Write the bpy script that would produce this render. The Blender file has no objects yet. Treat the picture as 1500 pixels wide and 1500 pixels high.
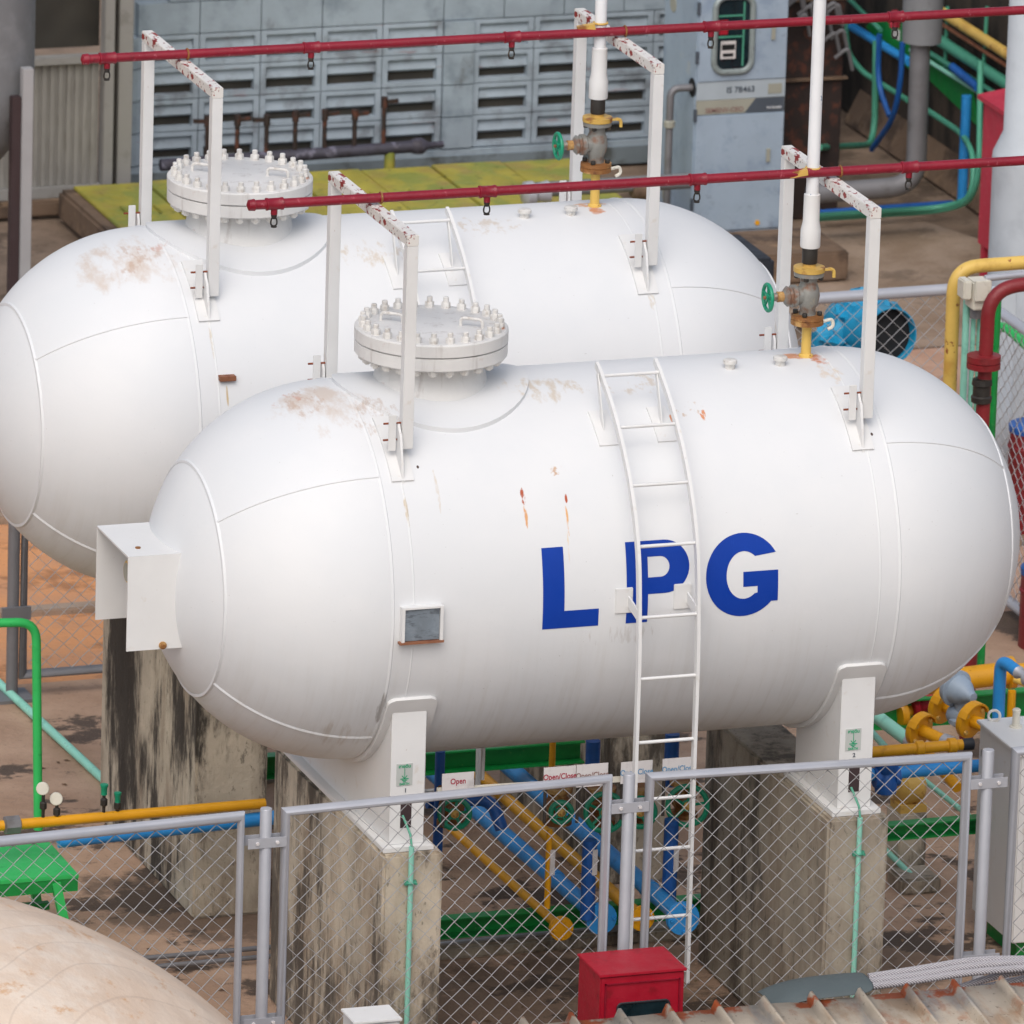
import bpy, bmesh, math, random
from mathutils import Vector, Matrix
random.seed(7)
PI = math.pi
SC = bpy.context.scene
COL = SC.collection

# ------------------------------------------------------------------ camera
YAW, EL, ROLL = math.radians(19.3685), math.radians(16.6025), math.radians(1.7776)
FPX = 13945.19
CAM = Vector((-20.17649, -56.76098, 21.64200))
FW = Vector((math.sin(YAW)*math.cos(EL), math.cos(YAW)*math.cos(EL), -math.sin(EL)))
R0 = Vector((math.cos(YAW), -math.sin(YAW), 0)); U0 = R0.cross(FW)
RT = R0*math.cos(ROLL)+U0*math.sin(ROLL); UP = -R0*math.sin(ROLL)+U0*math.cos(ROLL)

def ray(px, py):
    return FW+RT*((px-750)/FPX)-UP*((py-750)/FPX)
def at(px, py, X=None, Y=None, Z=None):
    d = ray(px, py)
    if X is not None: t = (X-CAM.x)/d.x
    elif Y is not None: t = (Y-CAM.y)/d.y
    else: t = (Z-CAM.z)/d.z
    return CAM+d*t
def at_cyl(px, py, y0=0.0, zc=3.4, R=1.25):
    d = ray(px, py); oy = CAM.y-y0; oz = CAM.z-zc
    a = d.y**2+d.z**2; b = 2*(oy*d.y+oz*d.z); c = oy*oy+oz*oz-R*R
    D = max(b*b-4*a*c, 0)
    return CAM+d*((-b-math.sqrt(D))/(2*a))

cd = bpy.data.cameras.new('camera'); co = bpy.data.objects.new('camera', cd); COL.objects.link(co)
m = Matrix((RT, UP, -FW)).transposed().to_4x4(); m.translation = CAM
co.matrix_world = m
cd.sensor_width = 36; cd.lens = 18/math.tan(math.atan(750/FPX)); cd.clip_end = 500; cd.clip_start = 1
cd.dof.use_dof = True; cd.dof.focus_distance = 62.0; cd.dof.aperture_fstop = 5.0
SC.camera = co

# ------------------------------------------------------------------ light
w = bpy.data.worlds.new('World'); SC.world = w; w.use_nodes = True
nt = w.node_tree; nt.nodes.clear()
sky = nt.nodes.new('ShaderNodeTexSky'); sky.sky_type = 'NISHITA'; sky.sun_disc = False
SUN_EL, SUN_AZ = math.radians(50), math.radians(208)   # azimuth from +Y clockwise: low front left
sky.sun_elevation = SUN_EL; sky.sun_rotation = SUN_AZ; sky.air_density = 1.0; sky.dust_density = 4.0; sky.ozone_density = 0.6
bg = nt.nodes.new('ShaderNodeBackground'); bg.inputs[1].default_value = 0.15
wo = nt.nodes.new('ShaderNodeOutputWorld')
hs = nt.nodes.new('ShaderNodeHueSaturation'); hs.inputs['Saturation'].default_value = .62
nt.links.new(sky.outputs[0], hs.inputs['Color']); nt.links.new(hs.outputs[0], bg.inputs[0]); nt.links.new(bg.outputs[0], wo.inputs[0])
sl = bpy.data.lights.new('sun', 'SUN'); sl.energy = .85; sl.angle = math.radians(60); sl.color = (1.0, 0.975, 0.945)
so = bpy.data.objects.new('sun', sl); COL.objects.link(so)
sd = Vector((math.sin(SUN_AZ)*math.cos(SUN_EL), math.cos(SUN_AZ)*math.cos(SUN_EL), math.sin(SUN_EL)))
so.rotation_euler = (-sd).to_track_quat('-Z', 'Y').to_euler(); so.location = (0, 0, 30)
SC.view_settings.view_transform = 'Standard'; SC.view_settings.look = 'None'
SC.view_settings.exposure = 0.12; SC.view_settings.gamma = 1.0
SC.cycles.max_bounces = 6

# ------------------------------------------------------------------ materials
def lin(c):
    if isinstance(c, str):
        c = [int(c[i:i+2], 16)/255 for i in (0, 2, 4)]
        c = [x/12.92 if x <= .04045 else ((x+.055)/1.055)**2.4 for x in c]
    return (c[0], c[1], c[2], 1)
class N:
    def __init__(s, name):
        s.m = bpy.data.materials.new(name); s.m.use_nodes = True; s.t = s.m.node_tree; s.t.nodes.clear()
        s.out = s.n('ShaderNodeOutputMaterial'); s.b = s.n('ShaderNodeBsdfPrincipled')
        s.l(s.b.outputs[0], s.out.inputs[0]); s.tc = s.n('ShaderNodeTexCoord')
    def n(s, k, **a):
        x = s.t.nodes.new(k)
        for q, v in a.items(): setattr(x, q, v)
        return x
    def l(s, a, b): s.t.links.new(a, b)
    def math(s, op, a, b=None, clamp=False):
        x = s.n('ShaderNodeMath', operation=op, use_clamp=clamp)
        for i, v in enumerate((a, b)):
            if v is None: continue
            if isinstance(v, (int, float)): x.inputs[i].default_value = v
            else: s.l(v, x.inputs[i])
        return x.outputs[0]
    def noise(s, scale, stretch=(1, 1, 1), detail=5, rough=.6, off=(0, 0, 0)):
        mp = s.n('ShaderNodeMapping'); mp.inputs['Scale'].default_value = stretch; mp.inputs['Location'].default_value = off
        s.l(s.tc.outputs['Object'], mp.inputs[0])
        x = s.n('ShaderNodeTexNoise'); x.inputs['Scale'].default_value = scale; x.inputs['Detail'].default_value = detail
        x.inputs['Roughness'].default_value = rough; s.l(mp.outputs[0], x.inputs['Vector']); return x.outputs['Fac']
    def ramp(s, f, lo, hi, a=0.0, b=1.0):
        x = s.n('ShaderNodeMapRange'); x.interpolation_type = 'SMOOTHSTEP'
        for i, v in enumerate((lo, hi, a, b)): x.inputs[i+1].default_value = v
        s.l(f, x.inputs[0]); return x.outputs[0]
    def mix(s, f, a, b):
        x = s.n('ShaderNodeMix', data_type='RGBA')
        for v, i in ((f, 0), (a, 6), (b, 7)):
            if isinstance(v, (int, float)): x.inputs[i].default_value = v
            elif isinstance(v, tuple): x.inputs[i].default_value = v
            else: s.l(v, x.inputs[i])
        return x.outputs[2]
    def blob(s, c, r):          # 1 in the middle of an ellipsoid, 0 outside (object coordinates)
        mp = s.n('ShaderNodeMapping', vector_type='POINT')
        mp.inputs['Scale'].default_value = (1/r[0], 1/r[1], 1/r[2])
        mp.inputs['Location'].default_value = (-c[0]/r[0], -c[1]/r[1], -c[2]/r[2])
        s.l(s.tc.outputs['Object'], mp.inputs[0])
        L = s.n('ShaderNodeVectorMath', operation='LENGTH'); s.l(mp.outputs[0], L.inputs[0])
        return s.ramp(L.outputs['Value'], 1.0, 0.25)

def mat(name, base, rough=.5, metal=0.0, var=.12, vscale=2.5, layers=(), bump=.0, bscale=40, stains=(), spec=.5, rvar=.1):
    """layers: (colour, scale, lo, hi, amount, stretch)   stains: (centre, radii, colour, scale, lo, hi, amount, stretch)"""
    g = N(name); b = lin(base)
    c = g.mix(g.ramp(g.noise(vscale), .3, .7), tuple(x*(1-var) for x in b[:3])+(1,), tuple(min(x*(1+var), 1) for x in b[:3])+(1,))
    for i, L in enumerate(layers):
        col, sc, lo, hi, am = L[:5]; st = L[5] if len(L) > 5 else (1, 1, 1)
        f = g.math('MULTIPLY', g.ramp(g.noise(sc, st, off=(i*3.1, i*1.7, i*2.3)), lo, hi), am)
        c = g.mix(f, c, lin(col))
    for i, L in enumerate(stains):
        ctr, rad, col, sc, lo, hi, am = L[:7]; st = L[7] if len(L) > 7 else (1, 1, 1)
        f = g.math('MULTIPLY', g.blob(ctr, rad), 1.0)
        nn = g.noise(sc, st, off=(i*1.3+5, i*2.1, i*.7))
        f = g.math('MULTIPLY', g.ramp(g.math('ADD', nn, g.math('MULTIPLY', g.math('SUBTRACT', f, 1.0), .5)), lo, hi), am)
        f = g.math('MULTIPLY', f, g.ramp(g.blob(ctr, rad), 0, .25))
        c = g.mix(f, c, lin(col))
    g.l(c, g.b.inputs['Base Color']); g.b.inputs['Metallic'].default_value = metal
    g.b.inputs['Specular IOR Level'].default_value = spec
    rr = g.ramp(g.noise(vscale*4), .3, .7, max(rough-rvar, .02), min(rough+rvar, 1)); g.l(rr, g.b.inputs['Roughness'])
    if bump:
        bn = g.n('ShaderNodeBump'); bn.inputs['Strength'].default_value = bump; bn.inputs['Distance'].default_value = .02
        g.l(g.noise(bscale), bn.inputs['Height']); g.l(bn.outputs[0], g.b.inputs['Normal'])
    return g.m

RUST = '7a3a1c'; GRIME = '4a4038'
M = {}
M['white'] = mat('white_paint', 'd9d9d8', .45, layers=[('b9a58a', 9, .6, .75, .3), ('8a5a3a', 30, .72, .76, .6)], var=.03)
M['white_flaked'] = mat('white_paint_flaking_over_red_primer', 'dad7d2', .5, layers=[('8a2420', 13, .565, .59, 1, (1.6, .8, 1.2)), ('4a1a14', 30, .61, .65, .9)], var=.03)
M['white_chips'] = mat('white_paint_chipped', 'e2e4e6', .45, layers=[('5f7fa0', 24, .66, .69, .9, (1, 1, .6)), ('8a6a50', 12, .68, .76, .5)], var=.03)
M['flange_white'] = mat('white_paint_on_flange', 'd4d3d1', .5, layers=[('8d8078', 14, .54, .74, .4, (1, 1, .12)), ('a06a55', 9, .62, .74, .25)], var=.05, bump=.15)
M['bolt'] = mat('painted_bolt', 'd6d4d0', .5, layers=[('9a8c7c', 25, .5, .7, .5), ('a5591f', 9, .66, .7, .7)], var=.08)
M['galv'] = mat('galvanised_steel', 'aeb0b7', .36, .25, layers=[('c2c2c6', 3, .5, .7, .25)], var=.04, rvar=.05)
M['wire'] = mat('galvanised_wire', 'a9a9ab', .4, .25, var=.15, vscale=12)
M['galv_dark'] = mat('weathered_galvanised_steel', '77777a', .55, .3, layers=[('55504b', 6, .55, .75, .5)], var=.1)
M['red'] = mat('dark_red_paint', '820c24', .42, layers=[('b5606c', 22, .63, .7, .55), ('4d1013', 14, .6, .7, .5), ('c8a8a8', 60, .68, .72, .5)], var=.1, bump=.2)
M['red_box'] = mat('red_cabinet_paint', 'a00c26', .45, layers=[('6d1018', 7, .58, .7, .5), ('e8b0b0', 60, .7, .73, .5)], var=.08, bump=.1)
M['red_side'] = mat('faded_red_paint', 'b02e42', .5, layers=[('d88a92', 10, .6, .75, .4)], var=.1)
M['darkred'] = mat('oxide_red_paint', '7d1f24', .45, layers=[('4a1414', 8, .55, .7, .5)], var=.1, bump=.15)
M['blue'] = mat('blue_paint', '2c8cd2', .4, layers=[('0c3c6c', 9, .6, .75, .4), ('7fb0d8', 30, .68, .72, .5)], var=.12, bump=.1)
M['bluedark'] = mat('dark_blue_paint', '1c5aa6', .45, layers=[('0a2450', 9, .5, .75, .5)], var=.15)
M['cyan'] = mat('light_blue_paint', '1a88b0', .45, layers=[('7ccbe0', 7, .6, .75, .5), ('0c5a7e', 7, .55, .7, .5, (1.4, 1, 1))], var=.12, bump=.2)
M['yellow'] = mat('yellow_paint', 'd99a10', .42, layers=[('8a5a10', 9, .6, .75, .45), ('5a2c10', 28, .68, .72, .7)], var=.08, bump=.1)
M['yellow_pale'] = mat('pale_yellow_paint', 'd8b45c', .45, layers=[('7a2a1c', 12, .62, .65, .9), ('a9742c', 5, .5, .7, .5)], var=.08)
M['cream'] = mat('cream_paint', 'd3cfc2', .5, layers=[('98907e', 8, .55, .75, .5)], var=.05)
M['teal'] = mat('mint_green_paint', '8fd0bc', .45, layers=[('5d9a8a', 8, .55, .75, .5), ('7a8a80', 20, .62, .7, .5)], var=.06)
M['tealdark'] = mat('sea_green_paint', '4c9a80', .5, layers=[('2d5f52', 5, .5, .75, .5)], var=.1)
M['green'] = mat('green_paint', '0f8a3e', .42, layers=[('0a4a24', 6, .55, .75, .5), ('70b060', 18, .64, .7, .4)], var=.12, bump=.1)
M['green_light'] = mat('bright_green_paint', '2fb45c', .5, layers=[('147a3a', 12, .62, .72, .6), ('1a4028', 40, .7, .74, .7)], var=.08)
M['wheel'] = mat('handwheel_green', '0e8a68', .4, layers=[('0a5040', 20, .55, .7, .4)], var=.1)
M['valve'] = mat('cast_steel_valve_body', '8f8f8a', .5, .3, layers=[('7d4a24', 7, .5, .66, .75), ('b0a68e', 14, .6, .72, .5)], var=.12, bump=.25)
M['rusty'] = mat('rusty_flange', '8a5a2c', .65, layers=[('c9a468', 8, .5, .66, .7), ('4a2414', 14, .55, .7, .7)], var=.15, bump=.4)
M['yflange'] = mat('yellow_flange_rusting', 'c9a352', .5, layers=[('7a3c1c', 9, .55, .68, .8)], var=.08, bump=.2)
M['dark'] = mat('dark_rubber', '22242a', .6, var=.2)
M['black'] = mat('near_black_interior', '0a0c10', .8, var=.2)
M['stemblack'] = mat('dark_coupling', '35322f', .5, .3, layers=[('6a5a48', 10, .55, .7, .6)], var=.1)
M['manifold'] = mat('weathered_dark_pipe', '3c3a46', .6, layers=[('7c7a8c', 9, .55, .68, .7), ('2a2024', 12, .5, .7, .5)], var=.15)
M['riser'] = mat('rusted_dark_steel', '2c211f', .7, layers=[('6a3a28', 10, .5, .7, .6)], var=.15)
M['blueletter'] = mat('blue_letter_paint', '063898', .45, spec=.25, layers=[('1c50b0', 10, .6, .75, .3, (8, 1, 1))], var=.05)
M['text_dark'] = mat('dark_lettering', '39424e', .6); M['text_red'] = mat('red_lettering', 'a01838', .6)
M['text_green'] = mat('green_lettering', '169a6c', .6); M['text_white'] = mat('white_lettering', 'd6dade', .6)
M['text_lblue'] = mat('pale_blue_lettering', '5a90b8', .6); M['text_brown'] = mat('faded_brown_lettering', '8a6a64', .6)
M['plate'] = mat('metal_nameplate', '7f8a94', .45, .3, layers=[('4c525a', 12, .5, .62, .6, (1, 1, 4)), ('a9b4c0', 5, .5, .7, .5), ('6a4a30', 18, .64, .7, .5)], var=.15)
M['bracket_rust'] = mat('brown_rust', '8a5a40', .7, layers=[('6a3622', 16, .5, .65, .7)], var=.15)
M['orange_rust'] = mat('orange_rust', 'b5602a', .7, var=.25, vscale=20)
M['brown_bolt'] = mat('rusty_bolt', '7a3a20', .7, var=.25, vscale=20)
M['sign'] = mat('grey_sign_plate', 'b4b8b4', .5, var=.06); M['signw'] = mat('pale_sign_board', 'cfcbca', .55, layers=[('8e8a88', 8, .5, .7, .4)], var=.05)
M['cabinet'] = mat('pale_blue_grey_cabinet', '98a8b8', .5, layers=[('7688a0', 4, .5, .7, .5), ('6c7484', 9, .58, .72, .4), ('c3b894', 3, .66, .78, .4)], var=.06)
M['cabpanel'] = mat('cabinet_label_strip', 'a5b0b8', .5, layers=[('c8a95c', 5, .62, .75, .6)], var=.05)
M['creamband'] = mat('beige_strip', '9a9a8e', .55, var=.05); M['darkband'] = mat('dark_grey_strip', '4a525c', .55, var=.05)
M['rim'] = mat('window_rim', '8f9a9a', .45, .2, layers=[('6c7070', 10, .5, .7, .5)], var=.08)
M['winglass'] = mat('dark_cabinet_glass', '14262c', .15, var=.3, vscale=8)
M['colwhite'] = mat('pale_column_paint', 'bcc4cb', .5, layers=[('a0a8b0', 3, .5, .7, .4)], var=.04)
M['wall'] = mat('grey_blue_block_paint', '94a1ab', .75, layers=[('5d6b76', 3, .45, .7, .6), ('8c98a2', 6, .55, .72, .5), ('4a463f', 3.5, .62, .75, .5, (1, 1, .5)), ('54443c', 22, .7, .74, .5)], var=.1, bump=.25, bscale=30)
M['wallfoot'] = mat('wall_foot_dirt', '6f7a80', .8, layers=[('3a3a32', 3, .45, .65, .8)], var=.15, bump=.3)
M['vent'] = mat('block_vent_paint', '99a6b1', .75, layers=[('5a5a5c', 3, .5, .68, .6), ('8a4a40', 6, .64, .7, .4, (.3, 1, 2))], var=.12, bump=.2)
M['ventdark'] = mat('dark_vent_gap', '3a3731', .9, var=.3)
M['clad'] = mat('grey_cladding', '8d8a84', .6, layers=[('6e6a62', 5, .5, .7, .5, (6, 1, .6))], var=.08)
M['cladframe'] = mat('cladding_frame', '8e8c88', .6, layers=[('5f5c56', 5, .55, .7, .4)], var=.05)
M['silo'] = mat('grey_vessel_paint', '77797c', .6, layers=[('909295', 3, .5, .7, .5), ('4f4a48', 6, .62, .74, .5)], var=.06)
M['siloleg'] = mat('pale_grey_leg', '9c9c9e', .5, var=.06); M['legdark'] = mat('dark_brown_steel', '382a2c', .6, var=.1)
M['moss'] = mat('mossy_green_paint', 'a0963c', .6, layers=[('74843f', 2, .45, .6, .7), ('9a8448', 3, .5, .65, .7), ('3a4a2c', 9, .6, .7, .6)], var=.15, bump=.3)
M['mossside'] = mat('stained_brown_concrete', '75604e', .8, layers=[('3c3028', 2.5, .45, .65, .8), ('a08466', 5, .55, .7, .5)], var=.15, bump=.4)
def streaky(name, base, dark, brown, seed=0.0, am=.9, thr=.40):
    g = N(name); b = lin(base)
    c = g.mix(g.ramp(g.noise(2.2, off=(seed, 0, 0)), .3, .7), tuple(x*.8 for x in b[:3])+(1,), tuple(min(x*1.15, 1) for x in b[:3])+(1,))
    c = g.mix(g.math('MULTIPLY', g.ramp(g.noise(2.2, (1, 1, .3), 7, .65, off=(seed, 3, 1)), .46, .62), .65), c, lin(brown))
    f1 = g.ramp(g.noise(1.9, (1, 1, .24), 10, .72, off=(seed+4, 1, 0)), .44, .54)
    f2 = g.ramp(g.noise(1.15, (1, 1, .35), 8, .7, off=(seed+1, 7, 0)), thr, thr+.1)
    c = g.mix(g.math('MULTIPLY', g.math('MULTIPLY', f1, f2), am), c, lin(dark))
    c = g.mix(g.math('MULTIPLY', g.ramp(g.noise(19, (1, 1, .5), 6, .7), .58, .68), .55), c, lin(dark))
    g.l(c, g.b.inputs['Base Color']); g.b.inputs['Roughness'].default_value = .9
    bn = g.n('ShaderNodeBump'); bn.inputs['Strength'].default_value = .45; bn.inputs['Distance'].default_value = .02
    g.l(g.noise(22, detail=10, rough=.7), bn.inputs['Height']); g.l(bn.outputs[0], g.b.inputs['Normal'])
    return g.m
M['pier'] = streaky('stained_concrete_pier', 'c4b8a4', '39322c', '94806a', 11.0, .85, .43)
M['pier_dark'] = streaky('heavily_stained_concrete_pier', 'b8ad9a', '1c1815', '7d6c5a', 6.0, .93, .42)
M['pier_pale'] = streaky('weathered_grey_concrete_pier', 'a89e8e', '332e29', '857665', 8.0, .75, .46)
M['sidewall'] = streaky('dark_mossy_concrete_wall', '383029', '12100d', '54463c', 5.0, .9)

def ground_mat(name, base, c2, c3, sc=1.0, amt=.85, lo=.5, hi=.58, st=(1, 1.15, 1), wet=()):
    g = N(name); b = lin(base)
    c = g.mix(g.ramp(g.noise(1.1*sc), .35, .65), b, lin(c2))
    c = g.mix(g.math('MULTIPLY', g.ramp(g.noise(.8*sc, st, 8, .68, off=(2, 5, 0)), lo, hi), amt), c, lin(c3))
    c = g.mix(g.math('MULTIPLY', g.ramp(g.noise(14*sc, detail=8, rough=.7), .55, .72), .45), c, lin(c3))
    c = g.mix(g.math('MULTIPLY', g.ramp(g.noise(60*sc, detail=3), .62, .7), .4), c, lin('b0a090'))
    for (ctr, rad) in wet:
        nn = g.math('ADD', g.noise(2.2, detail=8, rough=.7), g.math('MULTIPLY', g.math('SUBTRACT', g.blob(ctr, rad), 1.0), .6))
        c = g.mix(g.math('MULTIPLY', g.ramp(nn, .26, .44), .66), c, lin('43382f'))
    g.l(c, g.b.inputs['Base Color']); g.b.inputs['Roughness'].default_value = .88
    bn = g.n('ShaderNodeBump'); bn.inputs['Strength'].default_value = .5; bn.inputs['Distance'].default_value = .03
    g.l(g.noise(12*sc, detail=8), bn.inputs['Height']); g.l(bn.outputs[0], g.b.inputs['Normal'])
    return g.m
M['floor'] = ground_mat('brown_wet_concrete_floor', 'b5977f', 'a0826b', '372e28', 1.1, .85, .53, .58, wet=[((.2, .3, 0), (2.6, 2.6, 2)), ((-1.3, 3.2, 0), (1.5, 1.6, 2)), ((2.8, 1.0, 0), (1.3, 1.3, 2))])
M['soil'] = ground_mat('orange_soil', 'cf915f', 'c08c66', '7a5238', 1.4, .6, .53, .62)
M['palesoil'] = ground_mat('pinkish_soil', 'bf9f8a', 'b08c76', '8a705c', 1.6, .5, .54, .64)
M['backfloor'] = ground_mat('back_yard_floor', '8c7866', '6e5c4c', '35291f', 1.3, .6, .52, .6)
M['slab'] = ground_mat('pale_slab', '9c8978', '86725f', '4d4034', 1.6, .5, .55, .64)

# ------------------------------------------------------------------ mesh helpers
WL = {}
def wloc(o): return WL.get(o.name, Vector((0, 0, 0))) if o else Vector((0, 0, 0))
class MB:
    def __init__(s): s.v = []; s.f = []
    def add(s, vs, fs):
        o = len(s.v); s.v += [Vector(x) for x in vs]; s.f += [tuple(i+o for i in f) for f in fs]; return s
    def box(s, a, b, M4=None):
        x0, y0, z0 = a; x1, y1, z1 = b
        vs = [(x0, y0, z0), (x1, y0, z0), (x1, y1, z0), (x0, y1, z0), (x0, y0, z1), (x1, y0, z1), (x1, y1, z1), (x0, y1, z1)]
        if M4 is not None: vs = [M4 @ Vector(v) for v in vs]
        return s.add(vs, [(0, 3, 2, 1), (4, 5, 6, 7), (0, 1, 5, 4), (1, 2, 6, 5), (2, 3, 7, 6), (3, 0, 4, 7)])
    def cbox(s, c, h, M4=None):
        return s.box((c[0]-h[0], c[1]-h[1], c[2]-h[2]), (c[0]+h[0], c[1]+h[1], c[2]+h[2]), M4)
    def bar(s, p, q, w, h=None, up=(0, 0, 1)):        # rectangular bar between two points
        p = Vector(p); q = Vector(q); h = h or w; d = (q-p).normalized(); up = Vector(up)
        if abs(d.dot(up)) > .98: up = Vector((1, 0, 0))
        a = d.cross(up).normalized()*w/2; b = a.cross(d).normalized()*h/2
        vs = [p-a-b, p+a-b, p+a+b, p-a+b, q-a-b, q+a-b, q+a+b, q-a+b]
        return s.add(vs, [(0, 3, 2, 1), (4, 5, 6, 7), (0, 1, 5, 4), (1, 2, 6, 5), (2, 3, 7, 6), (3, 0, 4, 7)])
    def tube(s, pts, r, n=12, cap=True, closed=False):
        pts = [Vector(p) for p in pts]; K = len(pts); rr = r if isinstance(r, (list, tuple)) else [r]*K
        T = []
        for i in range(K):
            if closed: t = pts[(i+1) % K]-pts[i-1]
            else: t = pts[min(i+1, K-1)]-pts[max(i-1, 0)]
            T.append(t.normalized())
        a = T[0].orthogonal().normalized(); vs = []
        for i in range(K):
            a = (a-T[i]*a.dot(T[i])).normalized(); b = T[i].cross(a)
            for j in range(n):
                th = 2*PI*j/n; vs.append(pts[i]+(a*math.cos(th)+b*math.sin(th))*rr[i])
        fs = []
        for i in range(K if closed else K-1):
            i2 = (i+1) % K
            for j in range(n):
                fs.append((i*n+j, i*n+(j+1) % n, i2*n+(j+1) % n, i2*n+j))
        if cap and not closed: fs += [tuple(range(n))[::-1], tuple((K-1)*n+j for j in range(n))]
        return s.add(vs, fs)
    def lathe(s, c, axis, prof, n=32):                # prof: list of (distance along axis, radius)
        c = Vector(c); ax = Vector(axis).normalized(); a = ax.orthogonal().normalized(); b = ax.cross(a)
        vs = []; fs = []
        for (h, r) in prof:
            for j in range(n):
                th = 2*PI*j/n; vs.append(c+ax*h+(a*math.cos(th)+b*math.sin(th))*max(r, 1e-4))
        for i in range(len(prof)-1):
            for j in range(n): fs.append((i*n+j, i*n+(j+1) % n, (i+1)*n+(j+1) % n, (i+1)*n+j))
        fs += [tuple(range(n))[::-1], tuple((len(prof)-1)*n+j for j in range(n))]
        return s.add(vs, fs)
    def cyl(s, p, q, r, n=20):
        p = Vector(p); q = Vector(q); return s.lathe(p, q-p, [(0, r), ((q-p).length, r)], n)
    def torus(s, c, axis, R, r, n=28, k=8):
        c = Vector(c); ax = Vector(axis).normalized(); a = ax.orthogonal().normalized(); b = ax.cross(a)
        return s.tube([c+(a*math.cos(2*PI*i/n)+b*math.sin(2*PI*i/n))*R for i in range(n)], r, k, closed=True)
    def hexb(s, c, axis, r, h):
        return s.lathe(c, axis, [(0, r*.98), (h*.85, r), (h, r*.88)], 6)
    def prism(s, pts, off):                            # polygon extruded by a vector
        off = Vector(off); n = len(pts); vs = [Vector(p) for p in pts]+[Vector(p)+off for p in pts]
        return s.add(vs, [tuple(range(n))[::-1], tuple(range(n, 2*n))]+[(i, (i+1) % n, n+(i+1) % n, n+i) for i in range(n)])
    def build(s, name, material, parent=None, smooth=True, bevel=0, jitter=0):
        me = bpy.data.meshes.new(name); L = wloc(parent)
        me.from_pydata([tuple(v-L) for v in s.v], [], s.f)
        bm = bmesh.new(); bm.from_mesh(me); bmesh.ops.recalc_face_normals(bm, faces=bm.faces)
        if bevel:
            es = [e for e in bm.edges if len(e.link_faces) == 2 and e.calc_face_angle(0) > .6]
            bmesh.ops.bevel(bm, geom=es, offset=bevel, segments=2, affect='EDGES', clamp_overlap=True)
        if jitter:
            for v in bm.verts: v.co += Vector([random.uniform(-jitter, jitter) for _ in range(3)])
        bm.to_mesh(me); bm.free()
        if smooth:
            me.polygons.foreach_set('use_smooth', [True]*len(me.polygons)); me.set_sharp_from_angle(angle=math.radians(38))
        me.materials.append(material if not isinstance(material, str) else M[material])
        o = bpy.data.objects.new(name, me); COL.objects.link(o)
        if parent: o.parent = parent
        WL[o.name] = L
        return o
def tag(o, label=None, cat=None, group=None, kind=None):
    for k, v in (('label', label), ('category', cat), ('group', group), ('kind', kind)):
        if v: o[k] = v
    return o
def empty(name, loc, label, cat, group=None):
    o = bpy.data.objects.new(name, None); COL.objects.link(o); o.location = loc; o.empty_display_size = .1
    WL[o.name] = Vector(loc); return tag(o, label, cat, group)
def struct(o): o['kind'] = 'structure'; return o
def children(o): return [c for c in bpy.data.objects if c.parent == o]
def copy_tree(o, parent=None, delta=Vector((0, 0, 0))):
    kids = children(o)
    c = o.copy(); COL.objects.link(c); c.parent = parent
    if parent is None: c.location = o.location+delta
    for k in kids: copy_tree(k, c)
    return c
def bend(pts, rad, n=7):                                # round the corners of a pipe run
    pts = [Vector(p) for p in pts]; out = [pts[0]]
    for i in range(1, len(pts)-1):
        a, b, c = pts[i-1], pts[i], pts[i+1]; u = (a-b); v = (c-b)
        r = min(rad, u.length*.49, v.length*.49); p = b+u.normalized()*r; q = b+v.normalized()*r
        for k in range(n+1):
            t = k/n; out.append(p*(1-t)**2+b*2*t*(1-t)+q*t*t)
    return out+[pts[-1]]
def pipe(pts, r, rad=None, n=14):
    return MB().tube(bend(pts, rad or r*2.6), r, n)
def text(body, size, name, material, parent, loc, xdir, updir, bold=0.0, align='CENTER', xs=1.0):
    cu = bpy.data.curves.new(name, 'FONT'); cu.body = body; cu.size = size; cu.offset = bold; cu.align_x = align; cu.align_y = 'CENTER'
    cu.resolution_u = 3
    to = bpy.data.objects.new(name+'_tmp', cu); COL.objects.link(to)
    dg = bpy.context.evaluated_depsgraph_get(); me = bpy.data.meshes.new_from_object(to.evaluated_get(dg))
    COL.objects.unlink(to); bpy.data.objects.remove(to)
    x = Vector(xdir).normalized(); u = Vector(updir).normalized(); L = Vector(loc)-wloc(parent)
    for v in me.vertices: v.co = L+x*v.co.x*xs+u*v.co.y
    me.name = name; me.materials.clear(); me.materials.append(M[material])
    o = bpy.data.objects.new(name, me); COL.objects.link(o); o.parent = parent; WL[o.name] = wloc(parent)
    return o

# ================================================================== SETTING
def sheet(name, pts, z, m, sub=0):
    mb = MB().add([(p[0], p[1], z) for p in pts], [tuple(range(len(pts)))])
    return struct(mb.build(name, m, smooth=False))
sheet('ground', [(-120, -70), (120, -70), (120, 160), (-120, 160)], -.03, 'backfloor')
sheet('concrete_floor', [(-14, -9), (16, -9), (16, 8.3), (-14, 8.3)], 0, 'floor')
sheet('orange_soil', [(-14, 8.3), (2.5, 8.3), (2.5, 15.5), (-14, 15.5)], 0.0, 'soil')
sheet('pale_soil', [(2.5, 8.3), (9.5, 8.3), (9.5, 15.5), (2.5, 15.5)], 0.001, 'palesoil')
# kerb strips lying in the soil
struct(MB().box((-14, 9.9, -.02), (9.5, 10.05, .05)).box((-14, 12.3, -.02), (9.5, 12.5, .07)).build('soil_kerb', 'slab', bevel=.01))
sheet('pale_path', [(8.1, 15.55), (11.9, 15.55), (10.0, 20.6), (8.1, 20.6)], -.005, 'slab')

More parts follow.
